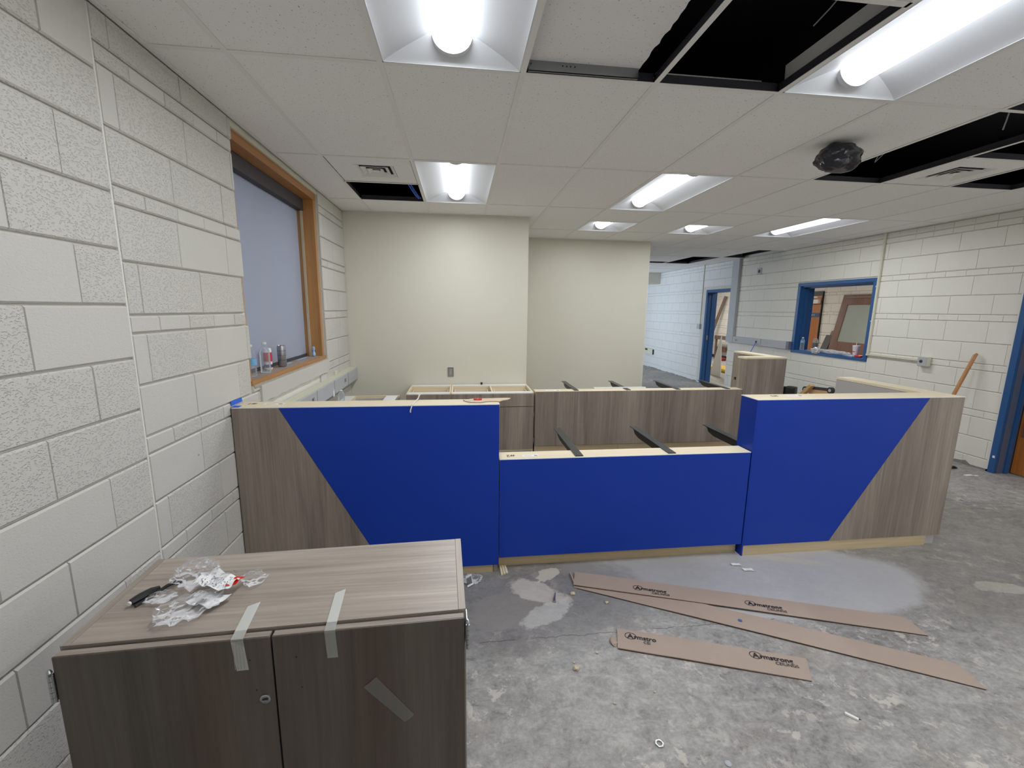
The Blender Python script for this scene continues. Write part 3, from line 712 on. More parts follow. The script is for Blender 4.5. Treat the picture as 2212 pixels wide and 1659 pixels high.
for i, (a, b, l_) in enumerate([((0.165, 1.42), (0.185, 1.60), 'short blue tape scrap on the oak sill just past the silver can'), ((0.16, 1.72), (0.18, 1.98), 'long blue tape strip on the sill near the far corner')]):
    one('tape_scrap', MB().box(a[0], b[0] + 0.01, a[1], b[1], SZ, SZ + 0.0015), plain('pale_blue_tape', srgb(150, 190, 230), 0.5), l_, 'tape', 'tape scraps on the window sill')

# ---------------------------------------------------------------- raceway on the left wall
rc = thing('wall_raceway', 'wide grey metal raceway along the left wall under the window', 'raceway', (0.34, 2.0, 0.78))
obj('cover', MB().prism([(XL + 0.006, 0.945), (0.375, 0.942), (0.382, 0.936), (0.382, 0.815), (XL + 0.004, 0.745)], 'y', 0.62, 2.975), M_greymetal, rc)
obj('top_lip', MB().box(XL + 0.001, 0.378, 0.62, 2.975, 0.944, 0.952), M_cream, rc)
for yy in (1.0, 1.55, 2.05, 2.55): obj('cover_joint', MB().box(0.3815, 0.3832, yy - 0.002, yy + 0.002, 0.815, 0.94), M_shade, rc)
Mx = Matrix(((0, 0, 1, 0.3835), (1, 0, 0, 0), (0, 1, 0, 0), (0, 0, 0, 1)))
for yy, s in ((1.42, 'RE'), (2.40, 'DC')):
    m, _ = text_mb(s, 0.05, Matrix.Translation((0, yy, 0.865)) @ Mx); obj('pencil_mark', m, M_shade, rc)
one('wall_box', MB().box(XL, XL + 0.02, 2.30, 2.38, 0.952, 0.992, 0.003), M_cream, 'small cream outlet block standing on the left raceway', 'outlet')
one('hanging_tag', MB().box(0.384, 0.386, 1.98, 2.03, 0.80, 0.86).box(0.384, 0.392, 1.995, 2.005, 0.855, 0.87), M_paper, 'small white tag hanging on the front of the left raceway', 'tag')
def wall_plate(nm, c, axis, s, w_, h_, mat, label, cat='outlet'):
    t = thing(nm, label, cat, c); x, y, z = c
    if axis == 'y':
        obj('plate', MB().box(x - w_ / 2, x + w_ / 2, y - 0.008, y - 0.0005, z, z + h_, 0.003), mat, t)
        obj('receptacle', MB().box(x - w_ * .22, x + w_ * .22, y - 0.0105, y - 0.007, z + h_ * .2, z + h_ * .8, 0.002), plain('grey_receptacle', srgb(150, 150, 150), 0.4), t)
    return t
wall_plate('wall_outlet', (1.433, 2.98, 0.826), 'y', -1, 0.07, 0.115, M_hinge, 'metal outlet plate on the beige back wall above the drawers')

# ---------------------------------------------------------------- reception counter, front row
TH = 1.07
def sticker(nm, x, y, z, w_, d_, rot, label, bars=True):
    t = thing(nm, label, 'sticker', (x, y, z), rot, 'white barcode stickers on the counter tops', True)
    obj('paper', MB().box(-w_ / 2, w_ / 2, -d_ / 2, d_ / 2, 0, 0.0008), M_paper, t)
    m = MB(); rn = random.Random(int(x * 100))
    for k in range(9): m.box(w_ * 0.22 + k * w_ * 0.022, w_ * 0.22 + k * w_ * 0.022 + w_ * rn.uniform(0.006, 0.016), -d_ * 0.3, d_ * 0.1, 0.0008, 0.0012)
    stuff(obj('bar_code', m, M_ink, t))
    m = MB()
    for k in range(2): m.box(-w_ * 0.4, w_ * 0.05, -d_ * (0.2 - k * 0.25), -d_ * (0.13 - k * 0.25), 0.0008, 0.0012)
    obj('printed_line', m, plain('grey_ink', srgb(170, 170, 175), 0.6), t); return t
def mark(body, x, y, z, rot, size, label):
    m, _ = text_mb(body, size, Matrix.Translation((x, y, z + 0.0006)) @ Matrix.Rotation(rot, 4, 'Z'), 0.0003)
    return m
# left tall section
c1 = thing('counter_section', 'tall blue and grey-oak counter section against the left wall', 'counter', (1.03, 0.44, 0), group='sections of the blue reception counter')
Y0 = 0.362
obj('wood_panel', MB().prism([(0.312, 0.052), (1.095, 0.052), (0.552, TH - 0.004), (0.312, TH - 0.004)], 'y', Y0, Y0 + 0.018), M_wood_z, c1)
obj('blue_panel', MB().prism([(1.0975, 0.052), (1.768, 0.052), (1.768, TH - 0.004), (0.5545, TH - 0.004)], 'y', Y0 - 0.0005, Y0 + 0.018), M_blue, c1)
obj('core', MB().box(0.318, 1.764, Y0 + 0.0185, 0.505, 0.05, TH - 0.02), M_ply, c1)
obj('top_board', MB().box(0.312, 1.770, Y0 + 0.003, 0.512, TH - 0.018, TH), M_maple, c1)
obj('white_edge', MB().box(0.312, 1.770, Y0 - 0.0008, Y0 + 0.003, TH - 0.004, TH), M_white, c1)
obj('toe_kick', MB().box(0.32, 1.735, Y0 + 0.008, 0.50, 0.0, 0.05), M_ply, c1)
obj('end_post', MB().box(1.737, 1.763, Y0 + 0.006, 0.50, 0.0, 0.05), M_wood_z, c1)
m = mark('#1', 0.40, 0.475, TH, PI, 0.045, ''); obj('pencil_mark', m, M_shade, c1)
sticker('barcode_sticker', 0.50, 0.45, TH, 0.11, 0.035, 0.0, 'white barcode sticker on top of the tall left counter section')
# low middle section
LH = 0.728
c2 = thing('counter_section', 'low blue middle counter section with steel brackets on top', 'counter', (2.58, 0.45, 0), group='sections of the blue reception counter')
obj('blue_panel', MB().box(1.774, 3.392, 0.378, 0.396, 0.088, LH - 0.004), M_blue, c2)
obj('core', MB().box(1.776, 3.39, 0.3965, 0.50, 0.08, LH - 0.02), M_ply, c2)
obj('top_board', MB().box(1.773, 3.393, 0.381, 0.508, LH - 0.018, LH), M_maple, c2)
obj('white_edge', MB().box(1.773, 3.393, 0.3772, 0.381, LH - 0.004, LH), M_white, c2)
obj('toe_kick', MB().box(1.776, 3.39, 0.428, 0.498, 0.0, 0.088), M_ply, c2)
nl = MB()
for x in (2.05, 2.07, 2.09, 2.62, 2.64, 2.66): nl.box(x, x + 0.005, 0.4265, 0.428, 0.07, 0.074)
stuff(obj('nail_head', nl, M_shade, c2))
m = mark('#2', 1.872, 0.452, LH, PI, 0.05, ''); obj('pencil_mark', m, M_ink, c2)
sticker('barcode_sticker', 1.968, 0.428, LH, 0.10, 0.033, 0.05, 'white barcode sticker on the low middle counter top')
# right tall section with its return
c3 = thing('counter_section', 'tall blue and grey-oak counter section on the right with grey-lined return', 'counter', (4.1, 0.5, 0), group='sections of the blue reception counter')
Y3 = 0.378
obj('blue_panel', MB().prism([(3.408, 0.075), (4.036, 0.075), (4.632, TH - 0.004), (3.408, TH - 0.004)], 'y', Y3 - 0.0005, Y3 + 0.018), M_blue, c3)
obj('wood_panel', MB().prism([(4.0385, 0.075), (4.90, 0.075), (4.90, TH - 0.004), (4.6345, TH - 0.004)], 'y', Y3, Y3 + 0.018), M_wood_z, c3)
obj('end_panel', MB().box(3.400, 3.4095, Y3, 0.538, 0.0, TH - 0.004), M_blue, c3)
obj('core', MB().box(3.41, 4.765, Y3 + 0.0185, 0.535, 0.075, TH - 0.02), M_greylam, c3)
obj('toe_kick', MB().box(3.4105, 4.80, Y3 + 0.004, 0.53, 0.0, 0.075), M_ply, c3)
obj('side_panel', MB().box(4.885, 4.902, Y3 + 0.0185, 1.24, 0.075, TH - 0.004), M_wood_z, c3)
obj('return_core', MB().box(4.765, 4.8845, Y3 + 0.0185, 1.238, 0.0, TH - 0.02), M_greylam, c3)
obj('inner_face', MB().box(4.758, 4.7645, 0.5395, 1.238, 0.0, TH - 0.02), M_greylam, c3)
obj('top_board', MB().prism([(3.402, Y3 + 0.003), (4.902, Y3 + 0.003), (4.902, 1.242), (4.76, 1.242), (4.76, 0.542), (3.402, 0.542)], 'z', TH - 0.018, TH), M_maple, c3)
obj('white_edge', MB().box(3.401, 4.903, Y3 - 0.0008, Y3 + 0.003, TH - 0.004, TH).box(3.3985, 3.402, Y3 - 0.0008, 0.542, TH - 0.004, TH), M_white, c3)
sticker('barcode_sticker', 3.74, 0.485, TH, 0.115, 0.035, 0.0, 'white barcode sticker on top of the tall right counter section')
m = mark('#3', 3.62, 0.50, TH, PI, 0.05, ''); obj('pencil_mark', m, M_shade, c3)
# ---------------------------------------------------------------- brackets
def bracket(x, y0, z, ln, label, group, drop=0.055, first=0.15):
    t = thing('counter_bracket', label, 'bracket', (x, y0, z), 0, group, True)
    obj('flange', MB().box(-0.025, 0.025, 0.0, ln, 0.0, 0.005), M_blackm, t)
    obj('web', MB().prism([(first, -0.0005), (ln - 0.01, -0.0005), (ln - 0.05, -drop * 0.75), (ln - 0.12, -drop), (first, -drop)], 'x', -0.0035, 0.0035), M_black, t)
    sm_ = MB()
    for yy in (0.03, ln - 0.03):
        for xx in (-0.012, 0.012): sm_.lathe([(0.0035, 0.005), (0.0035, 0.0055)], (xx, yy, 0), 8)
    stuff(obj('screw_hole', sm_, M_ink, t)); return t
fl = ['black steel bracket on the low front counter, first from its left end', 'black steel bracket on the low front counter, middle one of three', 'black steel bracket on the low front counter beside the tall right section']
for x, l_ in zip((2.265, 2.865), fl): bracket(x, 0.39, LH + 0.001, 0.635, l_, 'brackets on the low front counter')
bracket(3.465, 0.545, LH + 0.001, 0.48, 'black steel bracket sticking out behind the tall right counter section', 'brackets on the low front counter', first=0.02)
BH = 0.752
rl = ['black steel bracket on the rear knee wall, first from the left', 'black steel bracket on the rear knee wall, second from the left', 'black steel bracket on the rear knee wall, third from the left', 'black steel bracket on the rear knee wall nearest the tall wood corner']
for x, l_ in zip((2.79, 3.375, 3.955, 4.545), rl): bracket(x, 2.40, BH + 0.001, 0.60, l_, 'brackets on the rear knee wall')
# ---------------------------------------------------------------- rear knee wall and tall corner
k1 = thing('knee_wall', 'low grey-oak panelled knee wall behind the blue counter, brackets on top', 'counter', (3.5, 2.45, 0))
obj('wood_panel', MB().box(2.338, 4.705, 2.378, 2.396, 0.15, BH - 0.004), M_wood_z, k1)
obj('core', MB().box(2.338, 4.703, 2.3965, 2.50, 0.10, BH - 0.02), M_ply, k1)
obj('top_board', MB().box(2.337, 4.705, 2.379, 2.505, BH - 0.018, BH), M_maple, k1)
obj('toe_kick', MB().box(2.338, 3.28, 2.392, 2.498, 0.0, 0.15), M_ply, k1)
obj('toe_kick', MB().box(3.284, 4.70, 2.392, 2.498, 0.0, 0.15), M_ply, k1)
sticker('barcode_sticker', 2.54, 2.44, BH, 0.16, 0.05, 0.0, 'white barcode sticker on the rear knee wall top near the drawers')
one('trim_strip', MB().box(3.02, 3.62, 2.506, 2.535, BH - 0.01, BH + 0.012), M_white, 'thin white strip lying along the rear edge of the knee wall', 'trim strip')
k2 = thing('counter_corner', 'tall L-shaped grey-oak counter corner at the right end of the knee wall', 'counter', (4.95, 2.6, 0))
TB = 1.112
obj('front_panel', MB().box(4.708, 5.20, 2.372, 2.390, 0.075, TB - 0.003), M_wood_z, k2)
obj('end_panel', MB().box(4.706, 4.7245, 2.3905, 2.515, 0.0, TB - 0.003), M_wood_z, k2)
obj('core', MB().box(4.725, 5.195, 2.3905, 2.512, 0.0, TB - 0.02), M_ply, k2)
obj('top_board', MB().box(4.704, 5.203, 2.370, 2.518, TB - 0.018, TB), M_maple, k2)
# the return, with a cut-out for a cable box
rs = subtract([(2.5185, 3.12, 0.0, TB - 0.003)], (2.985, 3.065, 0.75, 0.785)); m = MB()
for a, b, c_, d in rs: m.box(5.055, 5.072, a, b, c_, d)
obj('side_panel', m, M_wood_z, k2)
obj('return_core', MB().box(5.12, 5.195, 2.5185, 3.118, 0.0, TB - 0.02).box(5.0725, 5.12, 3.09, 3.118, 0.0, TB - 0.02), M_ply, k2)
obj('top_board', MB().box(5.053, 5.203, 2.5185, 3.122, TB - 0.018, TB), M_maple_y, k2)
# ---------------------------------------------------------------- rear base cabinets
def base_cab(x0, x1, nd, label, doors, y0=2.392, y1=2.972, zt=0.735):
    t = thing('base_cabinet', label, 'cabinet', ((x0 + x1) / 2, (y0 + y1) / 2, 0), group='base cabinets along the back wall')
    e = 0.018; yb = y0 + 0.02
    for x in (x0, x1 - e): obj('side_panel', MB().box(x, x + e, yb, y1, 0.0, zt), M_maple_y, t)
    obj('back_panel', MB().box(x0 + e, x1 - e, y1 - 0.012, y1, 0.08, zt - 0.02), M_maple, t)
    obj('bottom_panel', MB().box(x0 + e, x1 - e, yb, y1 - 0.012, 0.09, 0.108), M_maple, t)
    obj('front_rail', MB().box(x0 + e, x1 - e, yb, yb + 0.085, zt - 0.016, zt), M_white, t)
    obj('rear_rail', MB().box(x0 + e, x1 - e, y1 - 0.10, y1 - 0.0125, zt - 0.016, zt), M_white, t)
    obj('nailer', MB().box(x0 + e, x1 - e, y1 - 0.118, y1 - 0.1005, zt - 0.10, zt - 0.002), M_maple, t)
    obj('toe_kick', MB().box(x0 + 0.002, x1 - 0.002, y0 + 0.07, y0 + 0.085, 0.0, 0.088), M_white, t)
    wd = (x1 - x0) / nd
    for i in range(nd):
        a, b = x0 + i * wd, x0 + (i + 1) * wd
        if i: obj('divider', MB().box(a - e / 2, a + e / 2, yb + 0.0855, y1 - 0.119, 0.11, zt), M_maple_y, t)
        d = obj('drawer', MB().box(a + 0.002, b - 0.002, y0, y0 + 0.019, 0.590, zt - 0.008), M_wood_x if False else M_wood_z, t)
        q0, q1 = a + 0.03, b - 0.03; dz = (0.60, 0.70)
        obj('drawer_box', MB().box(q0, q0 + 0.012, y0 + 0.021, y1 - 0.14, *dz).box(q1 - 0.012, q1, y0 + 0.021, y1 - 0.14, *dz).box(q0, q1, y1 - 0.14, y1 - 0.128, *dz).box(q0, q1, y0 + 0.0215, y1 - 0.128, 0.60, 0.608), M_maple, d)
        dr = obj('door', MB().box(a + 0.002, b - 0.002, y0, y0 + 0.019, 0.115, 0.584), M_wood_z, t)
        for zc in (0.50, 0.215): obj('hinge', MB().tube([(b - 0.001, y0 - 0.004, zc - 0.025), (b - 0.001, y0 - 0.004, zc + 0.025)], 0.0045, 8), M_hinge, dr)
    return t
base_cab(0.985, 1.443, 1, 'open-topped single base cabinet at the left end of the back wall row', 1)
base_cab(1.447, 2.325, 2, 'open-topped double base cabinet with two drawers next to the knee wall', 2)
one('rubber_bumper', MB().lathe([(0.008, 0), (0.012, 0.006), (0.014, 0.02), (0.009, 0.028)], (1.79, 2.93, 0.736), 12).sm(), M_black, 'small black knob standing on the rear rail of the open cabinets', 'bumper')
# cabinet along the left wall, mostly hidden by the front counter
t = thing('base_cabinet', 'open-topped white-railed cabinet in the left corner behind the tall counter', 'cabinet', (0.65, 1.9, 0))
obj('side_panel', MB().box(0.40, 0.93, 2.335, 2.352, 0, 0.735), M_maple, t); obj('side_panel', MB().box(0.40, 0.93, 1.45, 1.467, 0, 0.735), M_maple, t)
obj('rear_rail', MB().box(0.40, 0.485, 1.468, 2.334, 0.719, 0.735), M_white, t); obj('front_rail', MB().box(0.80, 0.912, 1.468, 2.334, 0.719, 0.735), M_white, t)
obj('nailer', MB().box(0.486, 0.498, 1.468, 2.334, 0.62, 0.733), M_maple_y, t)
obj('back_panel', MB().box(0.40, 0.412, 1.468, 2.334, 0.09, 0.715), M_maple_y, t)
obj('door', MB().box(0.913, 0.932, 1.452, 2.350, 0.10, 0.73), M_wood_z, t)
obj('toe_kick', MB().box(0.85, 0.866, 1.468, 2.334, 0.0, 0.09), M_white, t)
obj('inner_liner', MB().box(0.499, 0.79, 2.322, 2.334, 0.40, 0.715), plain('beige_board', srgb(205, 196, 184), 0.6), t)
bottle('water_bottle', 0.445, 2.02, 0.736, 'clear water bottle on the corner cabinet by the left raceway', 0.12, 0.03, M_white, None, capped=True)
one('cabinet_clip', MB().box(0.985, 1.02, 2.30, 2.34, 0.0, 0.66), M_shade, 'narrow dark filler standing beside the corner cabinet', 'filler strip')

# ---------------------------------------------------------------- grey-oak storage cabinet in the foreground
cb = thing('storage_cabinet', 'low two-door grey-oak storage cabinet in the left foreground, tape across its doors', 'cabinet', (1.0825, -0.90, 0), math.radians(2.0), local=True)
HT = 0.838; x0, x1, y0, y1 = -0.4645, 0.4645, -0.176, 0.179
obj('top_panel', MB().box(x0 + 0.019, x1 - 0.019, y0, y1, HT - 0.0185, HT, 0.0006), M_wood_x, cb)
for a in (x0, x1 - 0.0185): obj('side_panel', MB().box(a, a + 0.0185, y0, y1, 0.0, HT + 0.0005, 0.0006), M_wood_y, cb)
obj('back_panel', MB().box(x0 + 0.019, x1 - 0.019, y1 - 0.008, y1 - 0.001, 0.02, HT - 0.019), M_maple, cb)
obj('bottom_panel', MB().box(x0 + 0.019, x1 - 0.019, y0, y1 - 0.008, 0.09, 0.108), M_wood_x, cb)
obj('toe_kick', MB().box(x0 + 0.019, x1 - 0.019, y0 + 0.05, y0 + 0.066, 0.0, 0.09), M_wood_x, cb)
DZ = HT - 0.007; df = y0 - 0.026
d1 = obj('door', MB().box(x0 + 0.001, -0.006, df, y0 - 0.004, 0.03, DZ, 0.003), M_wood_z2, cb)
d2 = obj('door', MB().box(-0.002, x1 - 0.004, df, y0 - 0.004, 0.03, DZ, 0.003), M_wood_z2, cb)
for d_, a, b in ((d1, x0 + 0.003, -0.008), (d2, 0.0, x1 - 0.006)): obj('edge_band', MB().box(a, b, df + 0.003, y0 - 0.006, DZ + 0.0001, DZ + 0.0008), M_wood_x, d_)
# lock on the left door
ML = Matrix.Rotation(PI / 2, 3, 'X')
lk = obj('lock', MB().lathe([(0.0125, 0.0), (0.0125, 0.003), (0.0095, 0.0042), (0.0088, 0.0022)], (-0.028, df, DZ - 0.168), 24, ML).sm(), M_hinge, d1)
obj('keyway', MB().box(-0.0345, -0.0215, df - 0.0046, df - 0.0036, DZ - 0.1695, DZ - 0.1665), M_ink, d1)
pin = MB()
for xx, zz in ((-0.055, 0.058), (-0.046, 0.142)): pin.lathe([(0.0022, 0), (0.0022, 0.0006)], (xx, df, DZ - zz), 8, ML)
stuff(obj('pilot_hole', pin, M_ink, d1)); pin = MB()
for xx, zz in ((0.05, 0.062), (0.058, 0.148)): pin.lathe([(0.0022, 0), (0.0022, 0.0006)], (xx, df, DZ - zz), 8, ML)
stuff(obj('pilot_hole', pin, M_ink, d2))
def hinge5(door, xs, sgn, zc):
    m = MB()
    for k in range(5): m.tube([(xs, df - 0.002, zc - 0.0345 + k * 0.014), (xs, df - 0.002, zc - 0.0345 + k * 0.014 + 0.013)], 0.0048, 10)
    m.box(min(xs, xs + sgn * 0.002), max(xs, xs + sgn * 0.002), df, y0 + 0.03, zc - 0.035, zc + 0.035)
    m.lathe([(0.003, 0.0), (0.006, 0.006), (0.004, 0.012), (0.002, 0.014)], (xs, df - 0.002, zc + 0.036), 12)
    obj('hinge', m.sm(), M_hinge, door)
hinge5(d1, x0 - 0.006, 1, HT - 0.085); hinge5(d2, x1 + 0.004, -1, HT - 0.060)
obj('hinge_leaf', MB().box(x0 - 0.012, x0 + 0.0005, df - 0.003, df + 0.0, HT - 0.12, HT - 0.05), M_hinge, d1)

# loose things on the cabinet
def cw(x, y, z=HT):      # world point of a point on the cabinet given by world x, y
    return Vector((x, y, z))
# strips of filament tape over the door edge: laid on the top, folded down the front
def tape_fold(xt, yt, xb, zb, wdt, label, skew=0.0):
    """from the point (xt, yt) on the top to the front edge, then down to height zb"""
    m = MB(); th = 0.0006; a = math.radians(2.0); ca, sa = math.cos(a), math.sin(a)
    def loc(X, Y): dx, dy = X - 1.08, Y + 0.90; return dx * ca + dy * sa, -dx * sa + dy * ca
    tx, ty = loc(xt, yt); bx = loc(xb, -1.12)[0]; zt = HT + 0.0012; fy = df - 0.0008; hw = wdt / 2
    P = [((tx - hw * .9, ty - 0.006, zt + 0.002), (tx + hw * 1.1, ty + 0.006, zt + 0.004)), ((bx - hw, y0 - 0.003, zt - 0.001), (bx + hw, y0 - 0.003, zt - 0.001)),
         ((bx - hw, df, DZ + 0.0014), (bx + hw, df, DZ + 0.0014)), ((bx - hw, fy - 0.0006, DZ - 0.004), (bx + hw, fy - 0.0006, DZ - 0.004)), ((bx - hw + skew, fy, zb), (bx + hw + skew, fy, zb))]
    for p, q in P: m.v += [p, q, (p[0], p[1] - th, p[2] + th), (q[0], q[1] - th, q[2] + th)]
    for k in range(4): i = 4 * k; m.f += [(i, i + 1, i + 5, i + 4), (i + 2, i + 6, i + 7, i + 3), (i, i + 4, i + 6, i + 2), (i + 1, i + 3, i + 7, i + 5)]
    m.f += [(0, 2, 3, 1), (16, 17, 19, 18)]
    t = thing('tape_strip', label, 'tape', (1.08, -0.90, 0), a, 'filament tape strips on the storage cabinet', True)
    obj('tape', m, M_tape, t); 
    ln = MB()
    for k in range(4):
        u = -hw + wdt * (k + 0.5) / 4; ln.box(bx + u - 0.0004, bx + u + 0.0004, fy - 0.0008, fy - 0.0002, zb + 0.004, DZ - 0.01)
    stuff(obj('filament', ln, M_tape, t))
tape_fold(1.000, -0.99, 1.012, 0.748, 0.027, 'translucent filament tape strip over the left door of the storage cabinet', 0.006)
tape_fold(1.210, -0.958, 1.222, 0.757, 0.025, 'translucent filament tape strip over the right door of the storage cabinet', 0.003)
ct = thing('tape_strip', 'loose crinkled clear tape stuck slantwise on the right door of the cabinet', 'tape', (1.08, -0.90, 0), math.radians(2.0), None, True)
m = MB(); rn = random.Random(5); N = 9
for i in range(N + 1):
    u = i / N; cx_ = 0.222 + 0.095 * u; cz_ = 0.676 - 0.122 * u; nx, nz = 0.79, 0.61
    w2 = 0.021 * (1 - 0.25 * u); off = rn.uniform(0.0003, 0.0032)
    for s in (-1, 0, 1): m.v.append((cx_ + s * nx * w2, df - 0.001 - (off if s == 0 else 0.0005), cz_ + s * nz * w2))
for i in range(N):
    for s in (0, 1): a = 3 * i + s; m.f.append((a, a + 1, a + 4, a + 3))
obj('tape', m, M_cleartape, ct)
# black marker-like holder, crumpled packaging and printed slip
bk = thing('black_clip', 'slim black plastic clip lying on the storage cabinet beside the crumpled film', 'clip', (0.70, -0.93, HT), 0, None)
obj('body', MB().tube([(0.688, -0.962, HT + 0.012), (0.697, -0.945, HT + 0.013), (0.708, -0.918, HT + 0.012), (0.716, -0.900, HT + 0.009)], [0.009, 0.011, 0.010, 0.006], 8).sm(), M_black, bk)
obj('arm', MB().tube([(0.700, -0.968, HT + 0.005), (0.716, -0.93, HT + 0.006), (0.730, -0.893, HT + 0.008), (0.741, -0.872, HT + 0.006), (0.755, -0.875, HT + 0.005)], 0.0045, 7).sm(), M_black, bk)
obj('tip', MB().lathe([(0.0045, -0.002), (0.0055, 0.0), (0.005, 0.004)], (0.687, -0.966, HT + 0.012), 10, Matrix.Rotation(PI / 2, 3, 'X')), M_white, bk)
one('plastic_film', crumple(0.80, -0.87, HT + 0.028, 0.052, 0.042, 0.030, 0.5, 1, 4, 2.4, 0.4), M_film, 'crumpled clear plastic film at the back of the packaging heap on the cabinet', 'packaging', 'crumpled clear film on the cabinet')
one('plastic_film', crumple(0.852, -1.005, HT + 0.020, 0.062, 0.040, 0.021, 0.5, 2, 4, 2.6, 0.7), M_film, 'crumpled clear plastic film at the front of the packaging heap on the cabinet', 'packaging', 'crumpled clear film on the cabinet')
def sheet(pts, z0, amp, seed, n=10, fr=28):
    """crumpled sheet over a quadrilateral of ground points"""
    a, b, c, d = [Vector(p) for p in pts]; m = MB()
    for i in range(n + 1):
        for j in range(n + 1):
            u, v = i / n, j / n; p = (a.lerp(b, u)).lerp(d.lerp(c, u), v)
            q = Vector((p.x * fr, p.y * fr, seed)); z = z0 + amp * (0.5 + noise.noise(q) + 0.4 * abs(noise.noise(q * 2.2)))
            e = 0.004 * noise.noise(q * 1.7 + Vector((9, 0, 0))); m.v.append((p.x + e, p.y - e, max(z, HT + 0.0008)))
    for i in range(n):
        for j in range(n): k = i * (n + 1) + j; m.f.append((k, k + 1, k + n + 2, k + n + 1))
    return m
sl = thing('printed_slip', 'crumpled white printed slip with a barcode and a red corner on the cabinet', 'paper', (0.90, -0.90, HT))
pm = sheet([(0.8220, -0.9310), (0.9140, -0.9710), (0.9290, -0.9060), (0.8340, -0.8660)], HT + 0.020, 0.022, 3); obj('paper', pm.sm(), M_paper, sl)
pm2 = sheet([(0.8300, -0.9810), (0.9000, -1.0110), (0.9340, -0.9610), (0.8340, -0.9380)], HT + 0.008, 0.014, 7); obj('flap', pm2.sm(), M_paper, sl)
def on_sheet(sh, x, y): 
    return min(sh.v, key=lambda p: (p[0] - x) ** 2 + (p[1] - y) ** 2)[2]
sc1 = MB(); rn = random.Random(9)
for k in range(90):
    X = rn.uniform(0.840, 0.918); Y = rn.uniform(-0.954, -0.886); z = on_sheet(pm, X, Y) + 0.0035
    a = rn.uniform(0, PI); l_ = rn.uniform(0.0025, 0.007); dx, dy = math.cos(a) * l_, math.sin(a) * l_; sc1.quad((X - dx, Y - dy, z), (X + dx, Y + dy, z), (X + dx + 0.0011, Y + dy + 0.0011, z), (X - dx + 0.0011, Y - dy + 0.0011, z))
stuff(obj('printed_text', sc1, plain('grey_print', srgb(110, 112, 135), 0.6), sl))
bc = MB()
for k in range(13):
    X = 0.856 + k * 0.0028; Y = -0.979 - k * 0.0009; z = max(on_sheet(pm2, X, Y), on_sheet(pm2, X, Y - 0.01)) + 0.004; wd = rn.choice((0.0007, 0.0014, 0.0018))
    bc.quad((X, Y, z), (X + wd, Y, z), (X + wd, Y - 0.013, z - 0.001), (X, Y - 0.013, z - 0.001))
stuff(obj('bar_code', bc, M_ink, sl))
obj('red_corner', sheet([(0.9080, -0.9410), (0.9290, -0.9310), (0.9390, -0.8940), (0.8990, -0.9040)], HT + 0.022, 0.010, 12, 5).sm(), M_red, sl)
one('plastic_film', crumple(0.958, -0.890, HT + 0.016, 0.030, 0.022, 0.017, 0.4, 6, 3, 2.2, 0.2), M_film, 'small clump of clear film around the red corner of the printed slip', 'packaging', 'crumpled clear film on the cabinet')
one('plastic_film', crumple(0.748, -0.945, HT + 0.010, 0.030, 0.022, 0.010, 0.5, 8, 3, 2.4, 0.3), M_film, 'small flat piece of clear film right beside the black clip', 'packaging', 'crumpled clear film on the cabinet')

# ---------------------------------------------------------------- things on the front counter
one('tape_piece', MB().box(XL + 0.0015, XL + 0.004, 0.375, 0.492, 1.079, 1.102).box(XL + 0.002, 0.345, 0.37, 0.41, 1.0712, 1.0722), M_bluetape, 'blue painters tape piece sticking the counter top to the left wall', 'tape')
one('cable_tie', MB().tube([(1.300, 0.52, TH + 0.032), (1.292, 0.50, TH + 0.010), (1.283, 0.46, TH + 0.005), (1.277, 0.40, TH + 0.005), (1.272, 0.357, TH + 0.004), (1.268, 0.3555, TH - 0.010), (1.262, 0.3555, TH - 0.028), (1.262, 0.3555, TH - 0.040)], 0.0035, 6).box(1.294, 1.306, 0.515, 0.525, TH + 0.028, TH + 0.04), M_white, 'white cable tie bent over the top edge of the tall left counter', 'cable tie')
pc = thing('cardboard_scrap', 'torn cardboard scrap overhanging the right end of the tall left counter top', 'cardboard', (1.68, 0.45, TH))
obj('card', MB().prism([(1.560, 0.470), (1.575, 0.430), (1.605, 0.405), (1.66, 0.398), (1.70, 0.420), (1.745, 0.425), (1.775, 0.415), (1.79, 0.44), (1.83, 0.465), (1.85, 0.505), (1.82, 0.512), (1.62, 0.50)], 'z', TH + 0.0025, TH + 0.006), plain('pale_cardboard', srgb(206, 186, 160), 0.85), pc)
rd = thing('red_clip', 'small red plastic ring clip on the torn cardboard scrap', 'clip', (1.645, 0.46, TH + 0.006))
obj('ring', MB().tube([(1.625 + 0.0 + 0.022 * (1 + math.cos(a)), 0.462 + 0.012 * math.sin(a), TH + 0.011) for a in [2 * PI * i / 14 for i in range(15)]], 0.0045, 6).sm(), M_red, rd)

